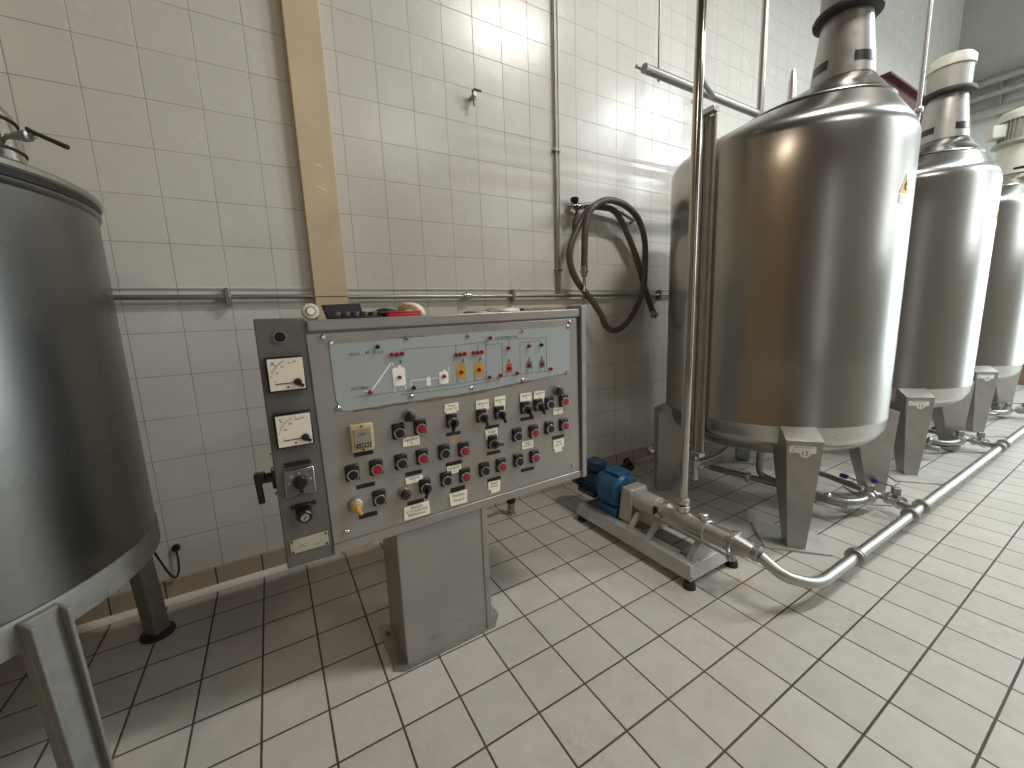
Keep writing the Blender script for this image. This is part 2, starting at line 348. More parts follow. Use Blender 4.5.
def flange_ring(mb, p, d, r, w): mb.turn(Vector(p) - Vector(d).normalized() * w / 2, d, [(0, r * .86), (w * .2, r), (w * .8, r), (w, r * .86)], 24)

# ------------------------------------------------------------------ the setting
X0, X1, Y0, ZC = -3.6, 10.0, -7.0, 6.6
def slab(name, lo, hi, mat):
    c = [(a + b) / 2 for a, b in zip(lo, hi)]; s = [b - a for a, b in zip(lo, hi)]
    return struct(MB().box(c, s).build(name, mat))
slab('floor', (X0, Y0, -.1), (X1, .1, 0), 'floor')
slab('wall_back', (X0, 0, 0), (X1, .12, ZC), 'wall')
slab('wall_left', (X0 - .12, Y0, 0), (X0, .12, ZC), 'warm_plaster')
slab('ceiling', (X0, Y0, ZC), (X1, .12, ZC + .1), 'ceiling')
def holed(name, axis, at, th, span, holes, mat):
    """wall with rectangular openings; holes=[(a0,a1,z0,z1)] along the wall"""
    mb = MB(); edges = sorted({span[0], span[1], *[h[0] for h in holes], *[h[1] for h in holes]})
    for a, b in zip(edges[:-1], edges[1:]):
        hs = sorted([h for h in holes if h[0] <= a + 1e-6 and h[1] >= b - 1e-6], key=lambda h: h[2])
        z = 0
        for h in hs + [None]:
            top = ZC if h is None else h[2]
            if top > z + 1e-6:
                c = ((a + b) / 2, at, (z + top) / 2); s = (b - a, th, top - z)
                if axis == 'Y': c = (c[1], c[0], c[2]); s = (s[1], s[0], s[2])
                mb.box(c, s)
            if h: z = h[3]
    return struct(mb.build(name, mat))
FRONT_WIN_AND_SLIT = [(.75, 1.0, .4, 3.4), (7.2, 9.6, 2.2, 6.2)]  # first entry is a slit added to put a bright streak on the tank
END_DOOR = (-5.3, -2.45, 0, 3.6)
holed('wall_front', 'X', Y0 - .06, .12, (X0, X1), FRONT_WIN_AND_SLIT, 'plaster')
holed('wall_right', 'Y', X1 + .06, .12, (Y0, .12), [END_DOOR], 'endwall')
struct(MB().box((X1 - .01, -1.2, .5), (.02, 2.4, 1.0)).build('trim_1', 'dado'))
for i, (a, b, z0, z1) in enumerate(FRONT_WIN_AND_SLIT):
    mb = MB(); k = 4 if b - a > 1 else 1
    for j in range(k + 1): mb.box((a + (b - a) * j / k, Y0 - .05, (z0 + z1) / 2), (.05, .06, z1 - z0))
    for j in range(4): mb.box(((a + b) / 2, Y0 - .05, z0 + (z1 - z0) * j / 3), (b - a, .06, .05))
    struct(mb.build('window_%d' % (i + 1), 'lattice'))  # the narrow one frames the added slit
mb = MB()
for s_ in (0, 1): mb.box((X1 + .05, END_DOOR[s_], 1.8), (.14, .08, 3.6))
mb.box((X1 + .05, (END_DOOR[0] + END_DOOR[1]) / 2, 3.6), (.14, END_DOOR[1] - END_DOOR[0] + .08, .08))
struct(mb.build('door_1', 'lattice'))
# skirting tiles, white cove strip, thin dado bead
struct(MB().box(((X0 + X1) / 2, -.006, .0585), (X1 - X0, .012, .117)).build('baseboard_back', 'skirting'))
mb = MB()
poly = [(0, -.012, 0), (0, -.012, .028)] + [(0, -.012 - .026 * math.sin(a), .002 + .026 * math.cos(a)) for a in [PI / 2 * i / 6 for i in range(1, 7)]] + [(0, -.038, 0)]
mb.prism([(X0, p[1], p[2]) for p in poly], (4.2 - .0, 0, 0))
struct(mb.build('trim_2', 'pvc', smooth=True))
mb = MB(); mb.prism([(.6, p[1], p[2]) for p in poly], (X1 - .6, 0, 0)); struct(mb.build('trim_3', 'skirting', smooth=True))
struct(MB().box(((X0 + X1) / 2, -.003, 1.519), (X1 - X0, .006, .012)).build('trim_4', M['wall'], bevel=.002))
# ochre column cover with chips of bare plaster
mb = MB(); mb.box((.31, -.026, ZC / 2), (.166, .052, ZC)); struct(mb.build('column', 'column', bevel=.004))
for nm, cx, cz, pts in (('trim_5', .315, 2.13, 9), ('trim_6', .318, 2.02, 8)):
    mb = MB(); rr = [random.uniform(.6, 1.2) for _ in range(pts)]
    mb.prism([(cx + .030 * rr[i] * math.cos(2 * PI * i / pts), -.0521, cz + .010 * rr[i] * math.sin(2 * PI * i / pts) - .2 * .03 * math.cos(2 * PI * i / pts)) for i in range(pts)], (0, -.0012, 0))
    struct(mb.build(nm, 'chip'))
struct(MB().box((.31, -.0524, 1.476), (.168, .0012, .005)).build('trim_7', M['glue']))
for x, ln, g in ((-.5, 0, 0),): pass
# ceiling beams and lamps
for i, x in enumerate((-1.5, 1.6, 4.7, 7.8)):
    struct(MB().box((x, -3.5, ZC - .14), (.22, 7.0, .28)).build('beam_%d' % (i + 1), 'ceiling'))
def ceiling_lamp(x, y, label, zl=6.1):  # builds the pump lamp and the added, unseen fill lamps
    t = thing('fluorescent_lamp', label, 'lamp', (x, y, zl), 'fluorescent lamps under the ceiling')
    MB().box((x, y, zl + .05), (1.25, .16, .06)).build('lamp_housing', 'white', t, bevel=.01)
    mb = MB()
    for s_ in (-.045, .045): mb.cyl((x - .6, y + s_, zl), (x + .6, y + s_, zl), .014)
    mb.build('lamp_tube', 'lampdiff', t, smooth=True)
    mb = MB()
    for s_ in (-.45, .45): mb.cyl((x + s_, y, zl + .07), (x + s_, y, ZC + .001), .006, n=8)
    mb.build('hanger', 'dull', t)

# ------------------------------------------------------------------ wall fittings
t = thing('wall_rail_pipe', 'long thin stainless pipe clipped along the tiled wall behind cabinet', 'pipe', (0, -.03, 1.474))
for a, b in ((-3.0, .23), (.23, 3.6)):
    MB().cyl((a, -.03, 1.474), (b, -.03, 1.478), .0115, n=14).build('pipe', 'pipe', t, smooth=True)
for x in (-.151, 1.459, 2.95, -1.9):
    mb = MB(); mb.box((x, -.024, 1.478), (.018, .046, .085)); mb.turn((x - .012, -.03, 1.476), (1, 0, 0), [(0, .016), (.024, .016)], 16)
    mb.build('pipe_clip', 'dull', t, bevel=.002)
mb = MB(); mb.turn((1.084, -.03, 1.476), (1, 0, 0), [(0, .013), (.008, .02), (.018, .02), (.022, .027), (.036, .027), (.04, .02), (.052, .02), (.06, .013)], 20)
mb.build('union_fitting', 'chrome', t, smooth=True)

t = thing('conduit', 'slim vertical conduit on the tiles left of the hose valve', 'pipe', (1.852, -.02, 1.5))
MB().cyl((1.853, -.018, 1.49), (1.868, -.018, 4.9), .009, n=12).build('tube', 'dull', t, smooth=True)
MB().cyl((1.882, -.016, 1.49), (1.897, -.016, 4.9), .006, n=12).build('tube', 'motor', t, smooth=True)
for z in (1.66, 2.47):
    MB().box((1.865, -.015, z), (.06, .03, .014)).build('clip', 'dull', t, bevel=.002)

t = thing('wall_tap', 'small dark tap high on the tiled wall above the cabinet', 'tap', (1.224, -.0, 2.66))
mb = MB(); mb.cyl((1.224, 0, 2.66), (1.224, -.065, 2.66), .012); mb.turn((1.224, -.045, 2.69), (0, 0, -1), [(0, .013), (.05, .013), (.055, .008), (.085, .008)], 14); mb.build('tap_body', 'dull', t, smooth=True)
mb = MB(); mb.box((1.245, -.055, 2.69), (.05, .012, .012)); mb.build('tap_handle', 'black', t, bevel=.003)
t = thing('pipe_hook', 'tiny dark hook on tiles beside top of the riser pipe', 'hook', (3.36, 0, 3.11))
MB().tube([(3.36, 0, 3.11), (3.36, -.06, 3.105), (3.33, -.08, 3.115), (3.31, -.08, 3.13)], .006, 8).build('hook', 'dull', t, smooth=True)
MB().turn((3.36, 0, 3.11), (0, -1, 0), [(0, .018), (.006, .018)], 14).build('rose', 'dull', t)

t = thing('hose_valve', 'chrome ball valve on the tiles holding up the coiled hose', 'valve', (1.97, 0, 2.11))
mb = MB(); mb.turn((1.93, -.055, 2.105), (1, 0, 0), [(0, .012), (.03, .012), (.034, .02), (.05, .02), (.056, .026), (.10, .026), (.106, .018), (.13, .018)], 18)
mb.cyl((1.98, 0, 2.105), (1.98, -.06, 2.105), .014); mb.cyl((2.03, -.055, 2.105), (2.04, -.11, 2.09), .013)
mb.build('valve_body', 'chrome', t, smooth=True)
mb = MB(); mb.tube(rounded([(1.985, -.085, 2.10), (1.975, -.095, 2.03), (1.950, -.095, 2.00), (1.942, -.095, 1.90)], .02), .011, 8); mb.build('lever', 'rubber', t, smooth=True)
MB().turn((1.99, -.055, 2.125), (0, 0, 1), [(0, .024), (.02, .030), (.034, .030), (.042, .016)], 16).build('cap', 'black', t, smooth=True)
MB().tube([(1.99, -.055, 2.11), (2.2, -.06, 2.14), (2.42, -.06, 2.115), (2.60, -.05, 2.06), (2.62, -.005, 2.06)], .014, 10).build('hanger_arm', 'dull', t, smooth=True)

t = thing('coiled_hose', 'brown ribbed hose coiled in loops over the wall valve', 'hose', (2.2, -.1, 1.2))
MB().tube(smooth_path(HOSE, 6), .0238, 14).build('hose_tube', 'hose', t, smooth=True)
mb = MB(); x, y, z = HOSE[0]
mb.turn((x, y, z + .05), (0, 0, -1), [(0, .026), (.025, .026), (.03, .032), (.045, .032), (.05, .022), (.07, .022), (.075, .012), (.16, .011), (.165, .014), (.18, .014)], 18)
mb.build('nozzle', 'chrome', t, smooth=True)
mb = MB(); p = Vector(HOSE[-1]); d = Vector(HOSE[-1]) - Vector(HOSE[-2])
mb.turn(p - d.normalized() * .03, d, [(0, .026), (.035, .026), (.04, .034), (.06, .034), (.066, .027), (.075, .02)], 18)
mb.build('end_coupling', 'chrome', t, smooth=True)
mb = MB(); p = Vector(HOSE[-3]); d = Vector(HOSE[-2]) - Vector(HOSE[-3])
flange_ring(mb, p, d, .029, .03); mb.build('ferrule', 'dull', t, smooth=True)

t = thing('drop_pipe', 'short bent chrome pipe end below the hose nozzle', 'pipe', (2.06, 0, 1.36))
MB().tube(rounded([(2.03, 0, 1.40), (2.03, -.05, 1.36), (2.055, -.06, 1.38), (2.065, -.06, 1.445)], .03), .010, 10).build('tube', 'pipe', t, smooth=True)
flange_ring(mb := MB(), (2.066, -.06, 1.452), (0, 0, 1), .018, .02); mb.build('collar', 'chrome', t, smooth=True)

t = thing('hanging_cable', 'black looped cable hanging from a round wall socket beside vat', 'cable', (-.51, 0, .276))
MB().tube(smooth_path([(-.512, -.016, .276), (-.508, -.03, .22), (-.513, -.03, .165), (-.530, -.03, .135), (-.550, -.035, .17), (-.575, -.05, .27), (-.600, -.08, .40), (-.63, -.12, .52)], 6), .0045, 8).build('cord', 'rubber', t, smooth=True)
MB().turn((-.512, 0, .276), (0, -1, 0), [(0, .017), (.016, .017), (.02, .010)], 16).build('socket', 'black', t, smooth=True)

# low conduit and stub behind the cabinet
t = thing('floor_conduit', 'low dark pipe with black capped stub behind grey cabinet', 'pipe', (1.277, -.19, 0))
MB().cyl((.3, -.19, .125), (1.28, -.19, .125), .016).build('tube', 'dull', t, smooth=True)
mb = MB(); mb.turn((1.285, -.19, 0), (0, 0, 1), [(0, .034), (.006, .034), (.01, .024), (.09, .024)], 18); mb.build('stub', 'dull', t, smooth=True)
MB().turn((1.285, -.19, .085), (0, 0, 1), [(0, .032), (.05, .032), (.06, .026)], 18).build('cap', 'black', t, smooth=True)

# ------------------------------------------------------------------ control cabinet
YF = -1.03
cab = thing('control_cabinet', 'grey steel control cabinet with buttons and mimic panel on pedestal', 'control cabinet', (.5, -.85, 0))
TILT = Matrix.Rotation(-.0135, 3, 'Y')
MB().box((.648, -.875, .952), (1.09, .30, .785), TILT).build('body', 'panel', cab, bevel=.004)
# front door sheet, top flange and bottom lip
MB().box((.640, YF + .002, .9535), (1.080, .012, .710), TILT).build('front_panel', 'panel', cab, bevel=.003)
mb = MB(); mb.box((.646, -.88, 1.3315), (1.09, .318, .036), TILT); mb.build('top_cover', 'panel', cab, bevel=.005)
mb = MB(); mb.box((.648, -1.022, .580), (1.09, .03, .036), TILT); mb.build('bottom_lip', 'panel', cab, bevel=.004)
mb = MB(); mb.box((1.206, -.90, .97), (.026, .29, .802)); mb.build('side_frame', 'leg', cab, bevel=.003)
mb = MB(); mb.box((.034, -.90, .951), (.140, .262, .80)); mb.build('meter_column', 'panel_dark', cab, bevel=.004)
# pedestal
mb = MB(); mb.box((.490, -.895, .285), (.352, .262, .57)); mb.build('pedestal', 'panel', cab, bevel=.004)
mb = MB(); mb.box((.675, -1.000, .285), (.026, .06, .565)); mb.build('pedestal_trim', 'leg', cab, bevel=.003)
mb = MB(); mb.prism([(.265, -1.02, .001), (.30, -1.045, .001), (.70, -1.035, .001), (.745, -.98, .001), (.745, -.76, .001), (.265, -.76, .001)], (0, 0, .008)); mb.build('base_plate', 'dull', cab)
for x, y in ((.285, -.98), (.285, -.82), (.715, -.96)):
    MB().turn((x, y, .009), (0, 0, 1), [(0, .012), (.010, .012), (.010, .006), (.022, .006)], 6).build('anchor_bolt', 'dull', cab)
# stickers of worn paint near pedestal foot
for x, z, r in ((.43, .075, .022), (.545, .095, .010), (.36, .045, .006), (.62, .125, .006)):
    mb = MB(); n = 11; mb.prism([(x + r * random.uniform(.7, 1.2) * math.cos(2 * PI * i / n), -1.0262, z + .6 * r * random.uniform(.7, 1.2) * math.sin(2 * PI * i / n)) for i in range(n)], (0, -.0006, 0)); mb.build('paint_chip', 'dull', cab)
# screws
for x, z in SCREWS:
    MB().turn((x, YF - .003, z), (0, -1, 0), [(0, .0085), (.005, .0085), (.008, .005)], 14).build('screw', 'chrome', cab, smooth=True)
# meters
def lerp4(q, u, v):
    (a, b), (c, d), (e, f), (g, h) = q
    return (a * (1 - u) * (1 - v) + c * u * (1 - v) + e * u * v + g * (1 - u) * v, b * (1 - u) * (1 - v) + d * u * (1 - v) + f * u * v + h * (1 - u) * v)
MT = (('A', ('0', '25', '50', '75', '100')), ('V', ('0', '100', '200', '300', '400')))
for qd, (unit, nums) in zip(METERS, MT):
    cx = sum(p[0] for p in qd) / 4; cz = sum(p[1] for p in qd) / 4; w = .104; h = (qd[0][1] - qd[3][1])
    fr = MB().box((cx, YF - .012, cz), (w, .03, h)).build('meter', 'black', cab, bevel=.004, seg=2)
    MB().box((cx, YF - .0275, cz), (w * .90, .002, h * .90)).build('dial', 'dial', fr, bevel=.001)
    pv = (cx + w * .27, cz - h * .24)
    mb = MB(); mb.turn((pv[0], YF - .0285, pv[1]), (0, -1, 0), [(0, .011), (.006, .011), (.008, .007)], 18)
    mb.box((pv[0] + .008, YF - .031, pv[1] - .010), (.016, .005, .009), Matrix.Rotation(.6, 3, 'Y')); mb.build('pivot', 'black', fr)
    MB().box(((pv[0] + cx - w * .30) / 2, YF - .0295, pv[1] - .002), (pv[0] - cx + w * .30, .0012, .0022)).build('needle', 'black', fr)
    sc = MB()
    for i in range(21):
        a = PI * .5 + (PI * .5) * i / 20; r0 = .070; r1 = .076 if i % 5 else .080
        p0 = (pv[0] + r0 * math.cos(a), pv[1] + r0 * math.sin(a)); p1 = (pv[0] + r1 * math.cos(a), pv[1] + r1 * math.sin(a))
        if abs(p1[0] - cx) > w * .43 or abs(p1[1] - cz) > h * .43: continue
        sc.cyl((p0[0], YF - .0288, p0[1]), (p1[0], YF - .0288, p1[1]), .0006, n=5)
    sc.build('scale', 'ink', fr)
    text_obj([unit], cx - w * .32, YF - .0289, cz + h * .32, .012, .011, 'ink', fr)
    for s_, a in zip(nums, (178, 152, 130, 108, 95)):
        a = math.radians(a); text_obj([s_], pv[0] + .060 * math.cos(a) + .001, YF - .0289, min(pv[1] + .058 * math.sin(a) + .004, cz + h * .36), .012, .0055, 'ink', fr, 'scale_number')
    mb = MB(); mb.turn((cx, YF - .0287, cz - h * .37), (0, -1, 0), [(0, .003), (.002, .003)], 10); mb.build('zero_screw', 'ink', fr)
# plugged hole, rotary switch, key switch, name plate on the meter column
hb = MB(); hb.turn((HOLE[0], YF - .001, HOLE[1]), (0, -1, 0), [(0, .019), (.004, .019)], 22); hb = hb.build('plugged_hole', 'dull', cab, smooth=True)
MB().turn((HOLE[0], YF - .003, HOLE[1]), (0, -1, 0), [(0, .016), (.004, .015)], 22).build('plug', 'black', hb, smooth=True)
cx = sum(p[0] for p in ROT) / 4; cz = sum(p[1] for p in ROT) / 4
rs = MB().box((cx, YF - .006, cz), (.088, .012, .088)).build('rotary_switch', 'chrome', cab, bevel=.004)
MB().box((cx, YF - .0125, cz), (.080, .002, .080)).build('switch_plate', 'grey_plastic', rs, bevel=.001)
mb = MB(); mb.turn((cx, YF - .013, cz), (0, -1, 0), [(0, .021), (.012, .020), (.014, .018)], 24); mb.box((cx, YF - .030, cz - .004), (.012, .020, .046), Matrix.Rotation(.05, 3, 'Y')); mb.build('knob', 'black', rs)
for a, s_ in ((90, '0'), (45, 'I'), (10, 'A'), (135, 'M'), (175, 'S')):
    a = math.radians(a); text_obj([s_], cx + .031 * math.cos(a), YF - .0139, cz + .029 * math.sin(a), .008, .007, 'white', rs, 'position_mark')
def strip(x, z, w, h):
    return MB().box((x, YF - .004, z), (w, .004, h)).build('name_strip', 'black', cab, bevel=.001)
strip((ROTSTRIP[0][0] + ROTSTRIP[1][0]) / 2, .897, .074, .015); strip((KEYSTRIP[0][0] + KEYSTRIP[1][0]) / 2, .757, .074, .013)
ks = MB().box((KEYSW[0], YF - .008, KEYSW[1] + .006), (.046, .012, .050)).build('key_switch', 'black', cab, bevel=.004)
MB().turn((KEYSW[0], YF - .01, KEYSW[1]), (0, -1, 0), [(0, .022), (.03, .021), (.034, .017)], 22).build('barrel', 'black', ks, smooth=True)
MB().turn((KEYSW[0], YF - .043, KEYSW[1]), (0, -1, 0), [(0, .013), (.004, .012)], 18).build('lock_face', 'chrome', ks, smooth=True)
MB().box((KEYSW[0], YF - .0475, KEYSW[1]), (.003, .002, .012), Matrix.Rotation(.6, 3, 'Y')).build('key_slot', 'black', ks)
cx = sum(p[0] for p in NAMEPL) / 4; cz = sum(p[1] for p in NAMEPL) / 4
npz = MB().box((cx, YF - .003, cz), (.112, .003, .047)).build('name_plate', 'cream', cab, bevel=.001); npz.data.materials[0] = M['dial'] if False else plain('aluminium_plate', (.52, .49, .40), .4, .5)
for sx in (-1, 1):
    for sz in (-1, 1): MB().turn((cx + sx * .050, YF - .0045, cz + sz * .018), (0, -1, 0), [(0, .004), (.003, .003)], 10).build('rivet', 'ink', npz)
text_obj(['TIPO', 'MATRICOLA'], cx - .022, YF - .0047, cz - .003, .03, .012, 'ink', npz); text_obj(['ANNO'], cx + .02, YF - .0047, cz - .010, .018, .005, 'ink', npz)
# isolator handle on the outer side
ih = MB().box((-.040, -.97, .845), (.012, .05, .06)).build('isolator_switch', 'black', cab, bevel=.003)
MB().cyl((-.045, -.98, .852), (-.080, -.98, .852), .016).build('shaft', 'black', ih, smooth=True)
mb = MB(); mb.prism([(-.094, -.995, .872), (-.094, -.965, .872), (-.090, -.968, .772), (-.090, -.990, .772)], (.018, 0, 0)); mb.box((-.076, -.98, .856), (.028, .034, .032)); mb.build('handle', 'black', ih, bevel=.004)
for z in (.93, .885, .80):
    MB().turn((-.036, -1.0, z), (-1, 0, 0), [(0, .007), (.006, .006)], 12).build('screw', 'chrome', cab, smooth=True)
# push buttons, selectors, pilot lights: one of each built, then copied with their parts
def copy_part(src, x, z, parent):
    c = src.copy(); COL.objects.link(c); c.parent = parent; c.location = Vector((x, YF, z)) - world_loc(parent)
    for ch in src.children:
        k = ch.copy(); COL.objects.link(k); k.parent = c
        for mod in ch.modifiers: pass
    return c
def local(name, mb, mat, parent=None, **kw):
    return mb.build(name, mat, parent, **kw)
def proto_button(cap, x, z):
    o = Vector((x, YF, z))
    b = MB().box((x, YF - .008, z + .005), (.046, .014, .056)); root = b.build('push_button', 'black', None, bevel=.005, origin=o); root.parent = cab; root.location = o - world_loc(cab)
    MB().turn((x, YF - .014, z), (0, -1, 0), [(0, .0210), (.004, .0210), (.008, .0202), (.011, .0188), (.011, .0168), (.008, .0168)], 26).build('bezel', 'chrome', root, smooth=True)
    MB().turn((x, YF - .015, z), (0, -1, 0), [(0, .0165), (.006, .0165), (.009, .0150), (.010, .008)], 24).build('cap', cap, root, smooth=True)
    return root
P_ = {}
for kind, x, z in BUTTONS:
    if kind not in P_: P_[kind] = proto_button('red' if kind == 'r' else 'black', x, z)
    else: copy_part(P_[kind], x, z, cab)
def selector(x, z, ang):
    o = Vector((x, YF, z))
    root = MB().box((x, YF - .008, z + .007), (.044, .014, .054)).build('selector_switch', 'black', None, bevel=.005, origin=o); root.parent = cab; root.location = o - world_loc(cab)
    MB().turn((x, YF - .014, z), (0, -1, 0), [(0, .0205), (.010, .0205), (.014, .0195), (.017, .0175)], 26).build('bezel', 'chrome', root, smooth=True)
    mb = MB(); mb.turn((x, YF - .029, z), (0, -1, 0), [(0, .0175), (.006, .017), (.008, .015)], 24)
    a = math.radians(ang); R = Matrix.Rotation(a, 3, 'Y'); d = R @ Vector((0, 0, 1))
    mb.box(Vector((x, YF - .042, z)) + d * .012, (.0075, .016, .038), R); mb.build('lever', 'black', root, bevel=.002)
    return root
for x, z, a in SELECTORS: selector(x, z, a)
for kind, x, z in LAMPS:
    root = MB().turn((x, YF - .001, z), (0, -1, 0), [(0, .0235), (.012, .0235), (.018, .021), (.022, .019)], 26).build('pilot_light', 'dull', cab, smooth=True)
    MB().turn((x, YF - .02, z), (0, -1, 0), [(0, .0195), (.010, .0185), (.016, .014), (.018, .006)], 24).build('lens', 'black' if kind == 'k' else 'darkred', root, smooth=True)
root = MB().turn((KEY[0], YF - .001, KEY[1]), (0, -1, 0), [(0, .027), (.008, .027), (.02, .024), (.024, .019)], 26).build('key_selector', 'dull', cab, smooth=True)
root['label'] = 'round selector with orange handle'
mb = MB(); mb.turn((KEY[0], YF - .022, KEY[1]), (0, -1, 0), [(0, .017), (.012, .016)], 22); mb.box((KEY[0] + .004, YF - .04, KEY[1] - .008), (.010, .014, .036), Matrix.Rotation(-.45, 3, 'Y')); mb.build('handle', 'orange', root, bevel=.002)
# black name strips, paper labels with lettering, torn paper residue
for x, z, w, h in STRIPS: strip(x, z, w, h)
for x, z, w, h in PAPERS: MB().box((x, YF - .0042, z), (w, .0006, h)).build('paper_residue', 'oldpaper', cab)
for i, (x, z, w, h, txt) in enumerate(LABELS):
    mb = MB(); y = YF - .0062 - .0003 * (i % 3); j = lambda: random.uniform(-.002, .002)
    mb.prism([(x - w / 2 + j(), y, z - h / 2 + j()), (x + w / 2 + j(), y, z - h / 2 + j()), (x + w / 2 + j(), y, z + h / 2 + j()), (x - w / 2 + j(), y, z + h / 2 + j())], (0, -.0008, 0))
    if i in (0, 1, 2, 3, 4, 8, 9): mb.box((x + (.004 if i % 2 else -.002), y + .0004, z - h / 2 - .008), (w * .72, .0006, .02))
    lb = mb.build('paper_label', 'paper', cab)
    ls = txt.split('|'); text_obj(ls, x, y - .0011, z + h * .04, w * .84, h * (.66 if len(ls) < 3 else .74), 'ink', lb)
# hour counter
cx = sum(p[0] for p in HOUR) / 4; cz = sum(p[1] for p in HOUR) / 4
hc = MB().box((cx, YF - .010, cz), (.074, .022, .094)).build('hour_counter', 'cream', cab, bevel=.004)
MB().box((cx, YF - .0225, cz - .002), (.056, .003, .068)).build('counter_face', plain('counter_face', (.30, .26, .2), .3), hc, bevel=.001)
MB().box((cx + .002, YF - .0245, cz - .024), (.046, .003, .013)).build('digit_window', 'black', hc)
for i in range(5): text_obj(['%d' % ((3 * i + 1) % 10)], cx - .015 + i * .0085, YF - .0263, cz - .024, .006, .008, 'white', hc, 'digit')
text_obj(['ORE'], cx, YF - .0243, cz + .014, .035, .010, 'ink', hc)
for s_ in (-1, 1): MB().turn((cx, YF - .021, cz + s_ * .0405), (0, -1, 0), [(0, .004), (.003, .003)], 10).build('screw', 'ink', hc)
# mimic panel with its painted process diagram
def wavy(poly, k, amp):
    out = []
    for i in range(len(poly)):
        a, b = poly[i], poly[(i + 1) % len(poly)]
        for j in range(k):
            t_ = j / k; out.append((a[0] * (1 - t_) + b[0] * t_, a[1] * (1 - t_) + b[1] * t_ + (random.uniform(-amp, amp) if j else 0)))
    return out
mimic = MB().prism([(x, YF - .0042, z) for x, z in wavy(MIMIC, 6, .0022)], (0, -.002, 0)).build('mimic_panel', 'mimic', cab)
mimic['label'] = 'pale blue process diagram sheet with torn edges'
MB().prism([(x, YF - .0040, z) for x, z in wavy([(.21, 1.048), (.21, 1.034), (.37, 1.036), (.64, 1.038), (.80, 1.048), (.93, 1.058), (.93, 1.072), (.64, 1.055)], 6, .003)], (0, -.001, 0)).build('torn_edge', 'glue', mimic)
MB().prism([(x, YF - .0040, z) for x, z in wavy([(.35, 1.262), (.35, 1.272), (.42, 1.276), (.48, 1.274), (.48, 1.268)], 4, .002)], (0, -.001, 0)).build('torn_edge', 'glue', mimic)
def flat_line(mb, pts, w, y):
    for (xa, za), (xb, zb) in zip(pts[:-1], pts[1:]):
        d = Vector((xb - xa, 0, zb - za)); L_ = d.length
        if L_ < 1e-6: continue
        mb.box(((xa + xb) / 2, y, (za + zb) / 2), (L_, .0006, w), Matrix.Rotation(-math.atan2(zb - za, xb - xa), 3, 'Y'))
mb = MB()
for ln in KLINES: flat_line(mb, ln, .0010, YF - .0065)
mb.build('flow_lines', 'ink', mimic)
mb = MB()
for i, ln in enumerate(WLINES): flat_line(mb, ln, .005 if i == 0 else .0025, YF - .0067)
mb.build('white_lines', 'white', mimic)
cm = {'w': 'white', 'y': 'yellow', 'r': 'redpaint', 'g': 'green'}
for k, a, b, c, d in TANKSYM:
    mb = MB(); x0 = (a[0] + d[0]) / 2; x1 = (b[0] + c[0]) / 2; z1 = (a[1] + b[1]) / 2; z0 = (c[1] + d[1]) / 2; r = min(.008, (x1 - x0) * .25)
    pl = []
    for cx, cz, a0 in ((x1 - r, z1 - r, 0), (x0 + r, z1 - r, 90), (x0 + r, z0 + r, 180), (x1 - r, z0 + r, 270)):
        for q_ in range(5): an = math.radians(a0 + 22.5 * q_); pl.append((cx + r * math.cos(an), YF - .0062, cz + r * math.sin(an)))
    mb.prism(pl, (0, -.0012, 0))
    mb.box(((x0 + x1) / 2 + .004 * (k in 'wy'), YF - .0068, z1 + .003), ((x1 - x0) * .22, .001, .008))
    mb.build('painted_vessel', cm[k], mimic)
mb = MB()
for x, z in GCAPS: mb.box((x, YF - .0068, z), (.006, .0012, .013))
mb.build('painted_motor', 'green', mimic)
lamp0 = {}
for k, x, z in IND:
    if k not in lamp0:
        o = MB().turn((x, YF - .006, z), (0, -1, 0), [(0, .0072), (.008, .007), (.013, .005), (.0145, .002)], 14).build('indicator_lamp', 'redlamp' if k == 'r' else 'black', mimic, smooth=True)
        lamp0[k] = (o, x, z)
    else:
        s_, sx, sz = lamp0[k]; c = s_.copy(); COL.objects.link(c); c.parent = mimic; c.location = s_.location + Vector((x - sx, 0, z - sz))
for s_, xa, za, xb, zb in TXT: text_obj([s_], (xa + xb) / 2, YF - .0067, (za + zb) / 2, abs(xb - xa), .0095, 'ink', mimic, fit=True)

# ------------------------------------------------------------------ things lying on the cabinet
def zt(x): return 1.3505 + .0135 * (x - .655)
ZT = zt(.35)
t = thing('tape_roll', 'white roll of tape standing at left end of cabinet top', 'tape roll', (.119, -.93, ZT))
MB().turn((.119, -1.02, ZT + .024), (0, 1, 0), [(0, .022), (.003, .024), (.05, .024), (.053, .022)], 30).build('winding', 'tape', t, smooth=True)
MB().turn((.119, -1.023, ZT + .024), (0, 1, 0), [(0, .015), (.004, .015)], 24).build('core_rim', 'oldpaper', t, smooth=True)
MB().turn((.119, -1.025, ZT + .024), (0, 1, 0), [(0, .011), (.003, .011)], 24).build('core', 'white', t, smooth=True)
t = thing('plastic_tray', 'black slotted plastic tray lying on the cabinet top', 'tray', (.25, -.90, ZT))
mb = MB(); mb.prism([(.190, -.985, ZT), (.345, -.98, ZT), (.335, -.83, ZT), (.18, -.83, ZT)], (0, 0, .006)); mb.hexa([(.185, -.86, ZT + .004), (.31, -.86, ZT + .004), (.305, -.845, ZT + .004), (.18, -.845, ZT + .004)], [(.170, -.85, ZT + .05), (.30, -.85, ZT + .055), (.298, -.842, ZT + .055), (.168, -.842, ZT + .05)])
mb.build('shell', 'rubber', t, bevel=.002)
for i in range(5): MB().box((.205 + i * .03, -.918, ZT + .0135), (.014, .10, .015), Matrix.Rotation(.12, 3, 'Y')).build('rib', 'grey_plastic', t, bevel=.002)
